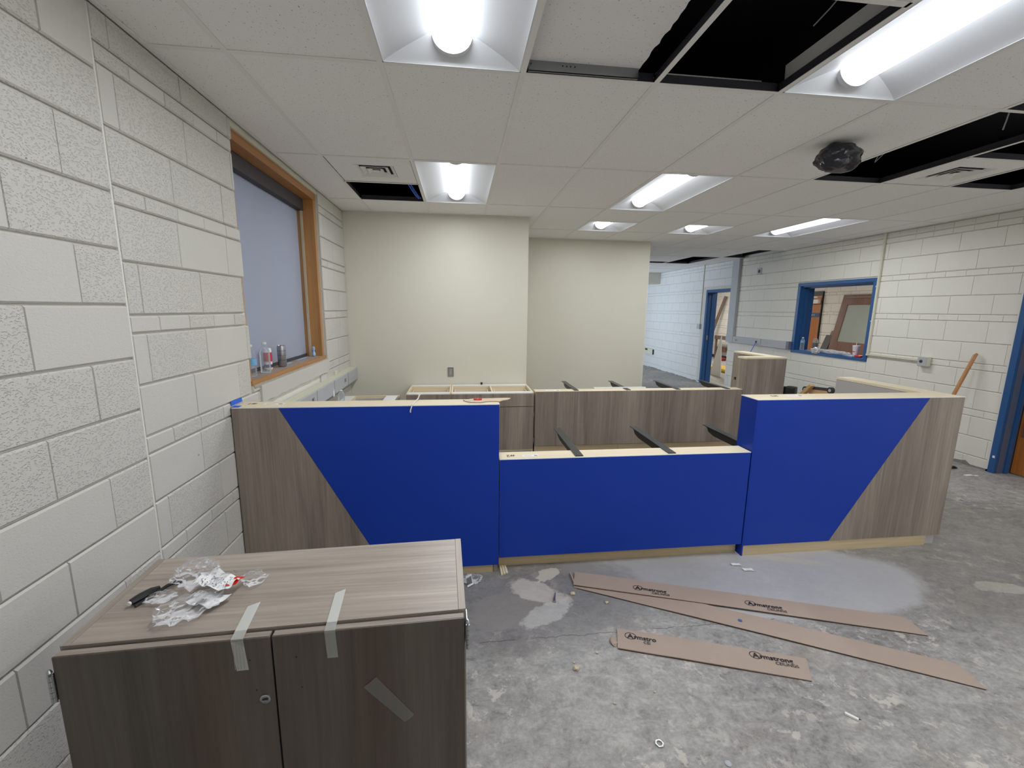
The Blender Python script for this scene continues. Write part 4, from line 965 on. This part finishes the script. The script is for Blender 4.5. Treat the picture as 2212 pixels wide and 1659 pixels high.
# ---------------------------------------------------------------- cardboard strips on the floor
def board(p0, p1, w_, z, bend=0.0, cut0=None, cut1=None, th=0.004):
    """flat strip from p0 to p1 (its lower-edge points); width to the left side"""
    a, b = Vector((*p0, 0)), Vector((*p1, 0)); d = (b - a).normalized(); nrm = Vector((-d.y, d.x, 0)); L = (b - a).length; m = MB(); n = 26
    for i in range(n + 1):
        u = i / n; zz = z[0] + (z[1] - z[0]) * u + bend * math.sin(PI * u) + 0.0012 * noise.noise(Vector((u * 6, w_, z[0] * 90)))
        s0 = (cut1 or 0) * max(0, u) * 0
        for v in (0, 1):
            off = d * ((cut0 or 0) * v * (1 - u) + (cut1 or 0) * v * u); p = a + d * (L * u) + nrm * (w_ * v) + off
            m.v += [(p.x, p.y, zz), (p.x, p.y, zz + th)]
    for i in range(n):
        k = 4 * i; m.f += [(k, k + 4, k + 6, k + 2), (k + 1, k + 3, k + 7, k + 5), (k, k + 1, k + 5, k + 4), (k + 2, k + 6, k + 7, k + 3)]
    m.f += [(0, 2, 3, 1), (4 * n, 4 * n + 1, 4 * n + 3, 4 * n + 2)]; return m, d
def logo(x, y, ang, size, z, part, full='rmstrong', sub='CEILINGS'):
    M = Matrix.Translation((x, y, z)) @ Matrix.Rotation(ang, 4, 'Z')
    a, wa = text_mb('A', size * 1.12, M @ Matrix.Translation((0.0, 0, 0)), 0.0003, True)
    r, wr_ = text_mb(full, size, M @ Matrix.Translation((wa * 1.02, 0, 0)), 0.0003, True)
    s_, ws = text_mb(sub, size * 0.62, M @ Matrix.Translation((wa + wr_ * 0.42, -size * 0.62, 0)), 0.0003)
    ring = MB(); c = Vector((wa * 0.5, size * 0.40, 0)); ro, ri = size * 0.74, size * 0.66
    for i in range(28):
        t_ = 2 * PI * i / 28
        for q in (ro, ri): p = M @ Vector((c.x + math.cos(t_) * q, c.y + math.sin(t_) * q * 0.8, 0.0003)); ring.v.append(tuple(p))
    ring.f = [(2 * i, 2 * ((i + 1) % 28), 2 * ((i + 1) % 28) + 1, 2 * i + 1) for i in range(28)]
    o = obj('printed_lettering', join(a, r, s_, ring), M_ink, part); return o
g1 = thing('cardboard_strip', 'long folded brown cardboard strip spread in a narrow V on the concrete floor', 'cardboard', (2.9, -0.1, 0))
m, d = board((2.197, 0.172), (3.893, -0.402), 0.130, (0.012, 0.002), 0.002, 0.0, -0.03); up = obj('upper_leg', m, M_cardb, g1)
m2, d2_ = board((2.197, 0.162), (3.812, -0.712), 0.130, (0.0015, 0.001), 0.003, -0.03, -0.04); lo = obj('lower_leg', m2, M_cardb, g1)
obj('fold', MB().box(2.203, 2.212, 0.175, 0.29, 0.001, 0.016), M_cardb, g1)
e1, _ = board((2.203, 0.1695), (3.888, -0.4008), 0.006, (0.009, 0.0005), 0.002, th=0.0035); obj('underside_edge_shade', e1, M_cardshade, g1)
e2, _ = board((2.21, 0.152), (3.806, -0.7105), 0.003, (0.0008, 0.0005), 0.003, th=0.0028); obj('underside_edge_shade', e2, M_cardshade, g1)
an = math.atan2(-0.574, 1.696)
logo(2.545, 0.093, an, 0.038, 0.0170, up); logo(3.118, -0.100, an, 0.038, 0.0150, up)
one('blue_dot', MB().lathe([(0.011, 0), (0.011, 0.001)], (2.998, -0.205, 0.0085), 14), plain('blue_ink_spot', srgb(70, 90, 140), 0.6), 'small round blue spot on the lower leg of the long cardboard strip', 'sticker')
g2 = thing('cardboard_strip', 'short brown cardboard strip with torn left end lying nearest the camera', 'cardboard', (2.7, -0.38, 0))
m, d = board((2.287, -0.318), (3.082, -0.588), 0.134, (0.006, 0.001), 0.002, -0.0, 0.03); s2 = obj('strip', m, M_cardb, g2)
e3, _ = board((2.29, -0.3195), (2.68, -0.452), 0.008, (0.0012, 0.0012), 0.0, th=0.0035); obj('underside_edge_shade', e3, M_cardshade, g2)
e4, _ = board((2.68, -0.4535), (3.078, -0.5885), 0.004, (0.0015, 0.0005), 0.0, th=0.002); obj('underside_edge_shade', e4, M_cardshade, g2)
obj('torn_flap', crumple(2.283, -0.27, 0.006, 0.016, 0.028, 0.006, 0.5, 3, 2).sm(), M_cardb, g2)
an2 = math.atan2(-0.27, 0.795)
logo(2.358, -0.262, an2, 0.038, 0.0118, s2, 'rmstro', 'CEI'); logo(2.905, -0.440, an2, 0.038, 0.0095, s2)

# ---------------------------------------------------------------- litter on the floor
nut = MB()
for i in range(24):
    a = 2 * PI * i / 24; ro = 0.0155 / max(abs(math.cos((a % (PI / 3)) - PI / 6)), 0.5) * 0.87 + 0.001; ri = 0.0105
    for r_, z in ((ro, 0.001), (ro, 0.005), (ri, 0.005), (ri, 0.001)): nut.v.append((2.279 + r_ * math.cos(a), -0.782 + r_ * math.sin(a), z))
nut.f = [(4 * i + k, 4 * ((i + 1) % 24) + k, 4 * ((i + 1) % 24) + (k + 1) % 4, 4 * i + (k + 1) % 4) for i in range(24) for k in range(4)]
one('lock_nut', nut, M_hinge, 'shiny hexagonal conduit locknut on the floor at bottom centre', 'nut')
ms = thing('metal_scrap', 'short bright folded metal scrap on the floor at lower right', 'metal scrap', (3.105, -0.765, 0))
obj('glint_face', MB().prism([(3.086, -0.749), (3.094, -0.742), (3.124, -0.775), (3.115, -0.782)], 'z', 0.001, 0.009), M_white, ms)  # the metal's bright reflection, painted in plain white
obj('dark_face', MB().prism([(3.0945, -0.7415), (3.106, -0.744), (3.134, -0.778), (3.1245, -0.7745)], 'z', 0.001, 0.003), M_shade, ms)
one('grey_disc', MB().lathe([(0.011, 0), (0.012, 0.002), (0.008, 0.004)], (2.495, -0.878, 0.0005), 12), plain('pale_grey_disc', srgb(170, 172, 178), 0.5), 'pale grey coin-sized disc on the floor at the bottom edge', 'disc')
cr = [((2.055, -0.411), 0.014, 'largest crumb of plaster on the floor left of the short cardboard strip'), ((2.175, 0.105), 0.012, 'pale plaster crumb just below the fold of the long cardboard strip'),
      ((2.345, 0.012), 0.010, 'pale plaster crumb under the long cardboard strip, farther right'), ((1.70, -0.86), 0.011, 'yellowish crumb on the floor beside the cabinet at bottom'),
      ((2.055, -0.375), 0.005, 'tiny white crumb just behind the largest plaster crumb'), ((2.17, -0.60), 0.006, 'small plaster crumb midway between large crumb and locknut'),
      ((2.36, -0.565), 0.005, 'small pale crumb below the short cardboard strip'), ((2.18, -0.33), 0.006, 'crumb just left of the torn end of the short strip')]
for i, ((x, y), r_, l_) in enumerate(cr): one('plaster_crumb', crumple(x, y, r_ * 0.6, r_, r_ * 0.8, r_ * 0.6, 0.6, i + 20, 2), M_plaster, l_, 'debris', 'plaster crumbs on the floor')
one('pry_nail', MB().tube([(2.055, 0.045, 0.006), (2.06, 0.07, 0.007), (2.075, 0.115, 0.012)], [0.009, 0.006, 0.003], 7).sm(), M_silver, 'small shiny bent metal tab on the floor left of the cardboard fold', 'metal scrap')
for x, y, l_, rt in ((3.30, 0.285, 'small white paper scrap on the floor in front of the low counter, left piece', 0.3), (3.34, 0.225, 'small white paper scrap on the floor in front of the low counter, right piece', -0.6)):
    m = sheet([(x - 0.03, y - 0.01), (x + 0.03, y - 0.02), (x + 0.035, y + 0.008), (x - 0.025, y + 0.015)], 0.004, 0.006, x, 5); m.v = [(a, b, max(0.001, min(c, 0.02) if c < 0.5 else 0.006 + 0.004 * noise.noise(Vector((a * 40, b * 40, 0))))) for a, b, c in m.v]
    one('paper_scrap', m, M_paper, l_, 'paper', 'white scraps on the floor')
for k in range(3): one('wood_shim', MB().prism([(1.782 + k * 0.016, 0.325 + k * 0.008), (1.795 + k * 0.016, 0.325 + k * 0.008), (1.792 + k * 0.014, 0.426), (1.780 + k * 0.014, 0.426)], 'z', 0.001 + k * 0.0002, 0.008), M_maple_y,
    ['left one of the three wood shims poking from under the low counter', 'middle one of the three wood shims poking from under the low counter', 'right one of the three wood shims poking from under the low counter'][k], 'shim', 'wood shims under the counter')
wl_ = thing('crumpled_label', 'crumpled clear wrapper with white printed label on the floor behind the cabinet', 'packaging', (1.60, 0.28, 0))
obj('wrapper', crumple(1.60, 0.285, 0.018, 0.055, 0.04, 0.018, 0.5, 14, 3), M_film, wl_)
m = MB().quad((1.575, 0.225, 0.004), (1.61, 0.24, 0.012), (1.60, 0.31, 0.035), (1.565, 0.30, 0.028)); obj('label', m, M_paper, wl_)
m = MB()
for k in range(7): u = k / 7; m.quad(*[(1.573 + 0.03 * u + dx, 0.235 + 0.012 * u + dy, 0.0085 + 0.008 * u + dz) for dx, dy, dz in ((0, 0, 0), (0.003, 0.001, 0.001), (0.0, 0.045, 0.0185), (-0.003, 0.044, 0.0175))])
stuff(obj('bar_code', m, M_ink, wl_))

# ---------------------------------------------------------------- right wall: interior window and what stands in it
w2 = bpy.data.objects.new('window_2', None); C.objects.link(w2); w2.location = (7.1, 3.82, 0.98); w2['kind'] = 'structure'; OFF[w2.name] = Vector((7.1, 3.82, 0.98))
XF = 6.985
for a in ((3.135, 4.495, 2.025, 2.075), (3.135, 4.495, 0.965, 1.008), (4.44, 4.495, 1.0085, 2.0245), (3.135, 3.188, 1.0085, 2.0245)):
    obj('frame', MB().box(XF, XF + 0.03, *a[:2], *a[2:], 0.002), M_bluepaint, w2)
for a in ((3.17, 4.45, 2.008, 2.04), (3.17, 4.45, 0.985, 1.006), (4.425, 4.45, 1.0065, 2.0075), (3.17, 3.196, 1.0065, 2.0075)):
    obj('jamb', MB().box(XF + 0.0305, 7.21, *a), M_bluepaint, w2)
obj('stop', MB().box(7.08, 7.12, 4.405, 4.4245, 1.0065, 2.0).box(7.08, 7.12, 3.197, 3.215, 1.0065, 2.0).box(7.08, 7.12, 3.197, 4.4245, 1.99, 2.0075), M_bluepaint, w2)
obj('back_frame', MB().box(7.2105, 7.23, 3.13, 4.50, 2.012, 2.075).box(7.2105, 7.23, 4.43, 4.50, 0.965, 2.0115).box(7.2105, 7.23, 3.13, 3.19, 0.965, 2.0115), M_bluepaint, w2)
obj('window_sill', MB().box(7.02, 7.23, 3.197, 4.4245, 1.0065, 1.012), M_bluepaint, w2)
bottle('water_bottle', 7.07, 4.36, 1.0125, 'clear water bottle with pale label at the left end of the interior window sill', 0.205, 0.031, M_white, M_labelblue, (0.115, 0.145))
bottle('sports_bottle', 7.10, 4.14, 1.0125, 'orange-capped dark sports drink bottle on the interior window sill', 0.235, 0.036, M_orange, None, water=0.13)
fm = join(crumple(7.05, 3.74, 1.038, 0.045, 0.22, 0.026, 0.55, 3, 4, 3.2), crumple(7.0, 3.99, 1.03, 0.05, 0.07, 0.05, 0.6, 9, 3, 2.8))
one('crumpled_film', fm, film('silvery_film', (0.9, 0.9, 0.92), 0.45, 0.12), 'long crumpled silvery film lying across the interior window sill', 'packaging')
cu = thing('foam_cup', 'white foam cup with red print and a straw on the interior window sill', 'cup', (7.06, 3.375, 1.014), local=True)
obj('body', MB().lathe([(0.028, 0.0), (0.029, 0.002), (0.043, 0.142), (0.045, 0.145), (0.045, 0.15)], seg=24).sm(), M_cup, cu)
obj('printed_mark', MB().box(-0.0395, -0.0375, -0.022, 0.018, 0.062, 0.072), M_red, cu)
obj('straw', MB().tube([(0, 0, 0.14), (0.004, 0.006, 0.19)], 0.0035, 6), M_white, cu)
one('red_box_cutter', MB().box(7.0, 7.075, 3.235, 3.33, 1.0125, 1.035, 0.004), M_red, 'small red tool on the interior window sill right of the cup', 'tool')
# ---------------------------------------------------------------- doors in the right wall
def steel_frame(nm, ya, yb, zt, fw, front=6.985, back=7.215, jm=None, near=True):
    d = bpy.data.objects.new(nm, None); C.objects.link(d); d.location = (7.1, (ya + yb) / 2, 0); d['kind'] = 'structure'; OFF[d.name] = Vector(d.location)
    for a, b in (((ya, ya + fw),) if near else ()) + ((yb - fw, yb),):
        obj('frame', MB().box(front, front + 0.03, a, b, 0.001, zt, 0.002), M_bluepaint, d)
    obj('frame', MB().box(front, front + 0.03, ya + fw, yb - fw, zt - fw, zt, 0.002), M_bluepaint, d)
    for a, b in (((ya + fw - 0.012, ya + fw + 0.004),) if near else ()) + ((yb - fw - 0.004, yb - fw + 0.012),): obj('jamb', MB().box(front + 0.0305, back, a, b, 0.001, zt - fw + 0.01), jm or M_bluepaint, d)
    obj('stop', MB().box(7.09, 7.13, yb - fw - 0.020, yb - fw - 0.0045, 0.001, zt - fw), M_bluepaint, d)
    obj('head_jamb', MB().box(front + 0.0305, back, ya + fw + 0.0045, yb - fw - 0.0045, zt - fw - 0.004, zt - fw + 0.01), M_bluepaint, d)
    return d
dr1 = steel_frame('door_1', 6.19, 7.160, 2.075, 0.055, near=False)
obj('strike_plate', MB().box(7.03, 7.07, 7.093, 7.1005, 0.98, 1.08), M_hinge, dr1)
obj('plaster_edge', MB().box(6.990, 7.003, 7.163, 7.285, 0.0, 2.145).box(6.990, 7.003, 6.26, 7.163, 2.08, 2.145), plain('pale_putty', srgb(196, 196, 192), 0.8), dr1)
dr2 = steel_frame('door_2', 0.56, 1.595, 2.13, 0.055, jm=M_jamb)
lf = obj('door_leaf', MB().box(7.165, 7.208, 0.633, 1.522, 0.012, 2.06), M_door_oak, dr2)
obj('brown_band', MB().box(7.16, 7.1645, 0.66, 1.50, 0.40, 1.10), M_brown, lf)  # dark brown band across the oak leaf
# gap of bare paint along the blue frame
one('door_paint_drip', MB().box(6.9845, 6.9858, 1.553, 1.573, 0.16, 0.185), M_white, 'white paint dab low on the blue door frame at the right edge', 'paint mark')
# ---------------------------------------------------------------- raceways, conduit and boxes on the right wall
ra = thing('wall_raceway', 'grey L-shaped metal raceway running down the right wall to the blue window', 'raceway', (6.97, 5.4, 1.0))
obj('riser', MB().box(6.945, 6.998, 6.02, 6.225, 1.0065, 2.72, 0.004), M_greymetal, ra)
obj('run', MB().box(6.945, 6.998, 4.50, 6.01, 1.008, 1.130, 0.004), M_greymetal, ra)
obj('elbow', MB().box(6.940, 6.998, 6.0105, 6.235, 1.004, 1.145, 0.004), M_greymetal, ra)
obj('end_cap', MB().box(6.940, 6.998, 4.498, 4.56, 1.003, 1.135, 0.003), plain('dark_grey_paint', srgb(112, 116, 134), 0.4), ra)
m, _ = text_mb('DC', 0.045, Matrix(((0, 0, -1, 6.9438), (-1, 0, 0, 5.92), (0, 1, 0, 1.045), (0, 0, 0, 1)))); obj('pencil_mark', m, M_shade, ra)
bo = thing('data_outlet', 'small data outlet on the grey raceway with a blue cable plugged in', 'outlet', (6.94, 5.24, 1.05))
obj('plate', MB().box(6.932, 6.9445, 5.18, 5.31, 1.04, 1.13, 0.002), M_greymetal, bo); obj('jack', MB().box(6.922, 6.9315, 5.27, 5.30, 1.06, 1.09), M_black, bo)
wire([(6.925, 5.285, 1.06), (6.90, 5.30, 0.98), (6.88, 5.36, 0.86), (6.87, 5.42, 0.72), (6.88, 5.45, 0.5)], 0.006, M_bluecable, 'blue data cable hanging from the outlet on the right wall', 'cable', 'data_cable')
cd = thing('wall_conduit', 'thin cream conduit running down beside the blue interior window', 'conduit', (6.98, 3.1, 1.05))
obj('riser', MB().box(6.972, 6.998, 3.104, 3.130, 1.08, 2.628, 0.004), M_cream, cd)
obj('elbow', MB().box(6.970, 6.998, 3.098, 3.134, 1.052, 1.0795, 0.004), M_cream, cd)
obj('run', MB().box(6.972, 6.998, 2.44, 3.0975, 1.056, 1.082, 0.004), M_cream, cd)
for z in (1.5, 1.95, 2.4): obj('strap', MB().box(6.968, 6.9715, 3.100, 3.134, z, z + 0.018), M_cream, cd)
bx = thing('outlet_box', 'cream steel outlet box at the end of the conduit on the right wall', 'outlet', (6.97, 2.38, 1.0))
obj('box', MB().box(6.945, 6.998, 2.325, 2.435, 1.005, 1.118, 0.003), M_cream, bx); obj('face_plate', MB().box(6.940, 6.9445, 2.33, 2.43, 1.01, 1.113), M_greymetal, bx)
obj('receptacle', MB().lathe([(0.018, 0), (0.018, 0.004), (0.014, 0.006)], (6.940, 2.39, 1.062), 16, Matrix.Rotation(-PI / 2, 3, 'Y')).sm(), M_shade, bx)
c2_ = thing('wall_conduit', 'thin far conduit with a switch box left of the far blue doorway', 'conduit', (6.98, 7.33, 1.3))
obj('riser', MB().box(6.982, 6.998, 7.318, 7.334, 1.33, 2.63), M_cream, c2_); obj('switch_box', MB().box(6.945, 6.998, 7.27, 7.38, 1.215, 1.33, 0.003), M_greymetal, c2_)
hb = thing('wall_box', 'small metal box with a round hole high on the right wall', 'box', (6.99, 5.48, 2.34))
obj('plate', MB().box(6.988, 6.998, 5.43, 5.535, 2.283, 2.405, 0.002), M_greymetal, hb); obj('opening', MB().lathe([(0.03, 0), (0.03, 0.002)], (6.988, 5.482, 2.345), 18, Matrix.Rotation(-PI / 2, 3, 'Y')), M_black, hb)
sr = thing('surface_outlet', 'long cream surface outlet strip low on the far corridor wall', 'outlet', (6.97, 9.95, 0.38))
obj('channel', MB().box(6.955, 6.998, 9.62, 10.5, 0.38, 0.535, 0.003), M_cream, sr); obj('end_opening', MB().box(6.96, 6.995, 9.612, 9.6195, 0.39, 0.525), M_black, sr); obj('receptacle', MB().box(6.948, 6.9545, 9.95, 10.1, 0.48, 0.53), M_shade, sr)

# ---------------------------------------------------------------- leaning handle
hd = thing('broom', 'wooden broom handle leaning against the right wall behind the counter', 'broom', (6.72, 2.02, 0))
obj('handle', MB().tube([(6.962, 1.863, 1.205), (6.950, 1.868, 1.188), (6.84, 1.925, 0.72), (6.765, 1.975, 0.10)], [0.012, 0.0175, 0.0175, 0.0165], 14).sm(), M_handle, hd)
obj('head', MB().box(6.62, 6.90, 1.945, 2.01, 0.03, 0.10, 0.006), M_black, hd); obj('bristles', MB().box(6.625, 6.895, 1.95, 2.005, 0.001, 0.0295), M_shade, hd)

# ---------------------------------------------------------------- tool case and dolly by the wall
cs = thing('tool_case', 'black plastic tool case standing upright behind the right counter', 'tool case', (6.45, 3.98, 0), math.radians(-62), local=True)
obj('shell', MB().box(-0.22, 0.10, -0.08, 0.0, 0.0, 0.50, 0.02), M_black, cs); obj('lid', MB().box(-0.215, 0.095, 0.0005, 0.06, 0.0, 0.49, 0.02), M_black, cs)
obj('pocket', MB().box(0.105, 0.24, -0.07, 0.05, 0.0, 0.51, 0.025), M_black, cs)
obj('emblem', MB().prism([(-0.13, 0.44), (-0.10, 0.47), (-0.03, 0.47), (-0.02, 0.45), (-0.06, 0.435), (-0.045, 0.39), (-0.075, 0.39), (-0.085, 0.43)], 'y', -0.0825, -0.0805), M_white, cs)
dl = thing('furniture_dolly', 'carpeted wooden furniture dolly tipped against the right wall, castors up', 'dolly', (6.62, 3.40, 0), math.radians(-90), local=True)
obj('deck', MB().prism([(-0.17, 0.1), (0.17, 0.1), (0.17, 0.545), (-0.17, 0.512)], 'y', -0.03, 0.02), M_carpet, dl); obj('end_board', MB().prism([(-0.30, 0.40), (-0.23, 0.40), (-0.07, 0.575), (-0.11, 0.595)], 'y', -0.09, -0.031), M_carpet, dl)
obj('rail', MB().prism([(-0.2, 0.515), (0.2, 0.55), (0.2, 0.585), (-0.2, 0.55)], 'y', -0.02, 0.03), M_shade, dl)
for xx, zz in ((-0.215, 0.50), (0.215, 0.565)):
    wh = obj('castor', MB().tube([(xx, -0.06, zz), (xx, -0.02, zz)], 0.045, 20).sm(), M_rubber, dl); obj('hub', MB().tube([(xx, -0.063, zz), (xx, -0.0605, zz)], 0.022, 16), M_greymetal, wh)
obj('foot_board', MB().box(-0.19, 0.23, -0.02, 0.03, 0.0, 0.098), M_carpet, dl)
# small litter near the right wall
one('dark_scrap', crumple(6.72, 1.72, 0.014, 0.05, 0.03, 0.014, 0.5, 4, 2), M_black, 'small black scrap on the floor near the foot of the right wall', 'debris')
one('paper_scrap', MB().box(6.62, 6.70, 1.50, 1.53, 0.001, 0.006).box(6.71, 6.75, 1.49, 1.51, 0.001, 0.004), M_paper, 'white scrap on the floor in front of the blue door frame', 'paper')

# ---------------------------------------------------------------- what shows in the next room
dn = bpy.data.objects.new('door_3', None); C.objects.link(dn); dn.location = (10.6, 8.1, 0); dn['kind'] = 'structure'; OFF[dn.name] = Vector((10.6, 8.1, 0))
obj('frame', MB().box(10.57, 10.61, 7.98, 8.94, 2.04, 2.14).box(10.57, 10.61, 8.88, 8.94, 0.001, 2.04).box(10.57, 10.61, 7.98, 8.00, 0.001, 2.04), M_base, dn)
lf = obj('door_leaf', MB().box(10.575, 10.605, 8.005, 8.875, 0.01, 2.035), M_door_oak, dn)
obj('closer', MB().box(10.50, 10.574, 8.03, 8.50, 1.84, 1.94, 0.004), M_paper, lf); obj('closer_arm', MB().box(10.48, 10.498, 8.05, 8.15, 1.98, 2.01), M_white, lf)
obj('door_sign', MB().box(10.569, 10.5745, 8.01, 8.60, 1.50, 1.605), plain('blue_sign', srgb(50, 72, 110), 0.5), lf)
obj('sign_lettering', MB().box(10.567, 10.5688, 8.16, 8.19, 1.535, 1.57).box(10.567, 10.5688, 8.22, 8.26, 1.535, 1.57).box(10.567, 10.5688, 8.29, 8.32, 1.535, 1.57), plain('pale_sign_print', srgb(150, 165, 190), 0.5), lf)
obj('lever', MB().box(10.52, 10.574, 8.36, 8.42, 1.34, 1.39).box(10.55, 10.574, 8.35, 8.43, 1.48, 1.60), M_black, lf)
le = thing('removed_door', 'brown wooden door with a frosted glass pane leaning in the next room', 'door', (10.3, 6.85, 0))
def lean(y0, y1, z0, z1, xb, xt, H_, th, off=0.0, sh=0.0):
    """slab leaning from xb at the floor to xt at height H_; sideways shift sh over the height"""
    m = MB(); f = lambda z: xb + (xt - xb) * z / H_; g = lambda z: sh * z / H_
    for z in (z0, z1):
        for y in (y0, y1): m.v += [(f(z) + off, y + g(z), z), (f(z) + off + th, y + g(z), z)]
    m.f = [(0, 1, 3, 2), (4, 6, 7, 5), (0, 4, 5, 1), (2, 3, 7, 6), (0, 2, 6, 4), (1, 5, 7, 3)]; return m
A_ = (10.18, 10.55, 2.05, 0.04)
for a in ((7.17, 7.34, 0.0, 2.03), (6.28, 6.45, 0.0, 2.03)): obj('stile', lean(*a, *A_), M_brown, le)
for a in ((6.45, 7.17, 1.80, 2.03), (6.45, 7.17, 0.55, 0.95), (6.45, 7.17, 0.0, 0.54)): obj('rail', lean(*a, *A_), M_brown, le)
obj('pane', lean(6.45, 7.17, 0.95, 1.80, 10.18, 10.55, 2.05, 0.012, 0.014), M_frost, le)
obj('top_bar', lean(6.35, 7.25, 1.955, 1.985, 10.18, 10.55, 2.05, 0.01, -0.0105), plain('dull_metal', srgb(120, 108, 104), 0.4), le)
one('leaning_board', lean(7.40, 7.56, 0.0, 1.18, 10.15, 10.56, 1.2, 0.03), plain('brown_board', srgb(128, 98, 78), 0.6), 'brown board leaning left of the frosted door in the next room', 'board')
one('dark_board', lean(7.36, 7.55, 0.0, 1.08, 10.02, 10.46, 1.2, 0.03), M_shade, 'dark narrow panel leaning in front of the brown board in the next room', 'board')
pb = MB()
for y, z in ((7.30, 1.58), (7.36, 1.50), (7.33, 1.42)): pb.box(10.57, 10.603, y, y + 0.06, z, z + 0.05)
one('wall_device', pb, M_shade, 'cluster of small dark devices on the wall beside the frosted door', 'device')
one('wall_device', MB().box(10.575, 10.603, 7.34, 7.40, 1.26, 1.38), M_shade, 'dark two-button plate on the wall beside the frosted door', 'device')
# through the far doorway
one('leaning_timber', MB().tube([(10.52, 11.95, 2.12), (10.35, 12.15, 1.2), (10.1, 12.30, 0.04)], 0.06, 4), M_timber, 'tall brown timber leaning on the wall beyond the far doorway', 'timber')
one('timber_rail', MB().box(10.30, 10.37, 10.9, 12.05, 0.68, 0.80), M_timber, 'horizontal brown timber crossing behind the far doorway', 'timber')
one('timber_block', MB().box(10.50, 10.56, 11.7, 12.3, 0.24, 0.40), M_brown, 'short brown timber piece low on the wall beyond the far doorway', 'timber')
one('rail_post', MB().box(10.31, 10.36, 11.95, 12.0, 0.0, 0.679), M_timber, 'upright post carrying the horizontal timber beyond the doorway', 'timber')
one('drywall_offcut', MB().prism([(7.90, 0.001), (8.38, 0.001), (8.02, 1.02)], 'x', 7.98, 8.0), M_white, 'tapered white drywall offcut standing inside the far doorway', 'drywall')
one('wall_outlet', MB().box(10.57, 10.604, 11.45, 11.55, 0.26, 0.42), M_cream, 'cream outlet low on the wall beyond the far doorway', 'outlet')
one('yellow_tool', MB().box(8.5, 8.95, 8.45, 9.5, 0.03, 0.10, 0.02).box(8.55, 8.9, 8.5, 9.4, 0.001, 0.035), M_yellow, 'flat yellow tool lying on the floor beyond the far doorway', 'tool')
one('red_tool', MB().box(10.15, 10.30, 11.25, 11.50, 0.02, 0.09, 0.015).box(10.15, 10.30, 11.28, 11.45, 0.001, 0.03), plain('dark_red_plastic', srgb(150, 28, 26), 0.4), 'small red tool on the floor by the black baseboard beyond the doorway', 'tool')
one('floor_track', MB().box(7.05, 7.09, 6.25, 7.05, 0.001, 0.01), M_shade, 'dark metal strip on the threshold of the far doorway', 'threshold')
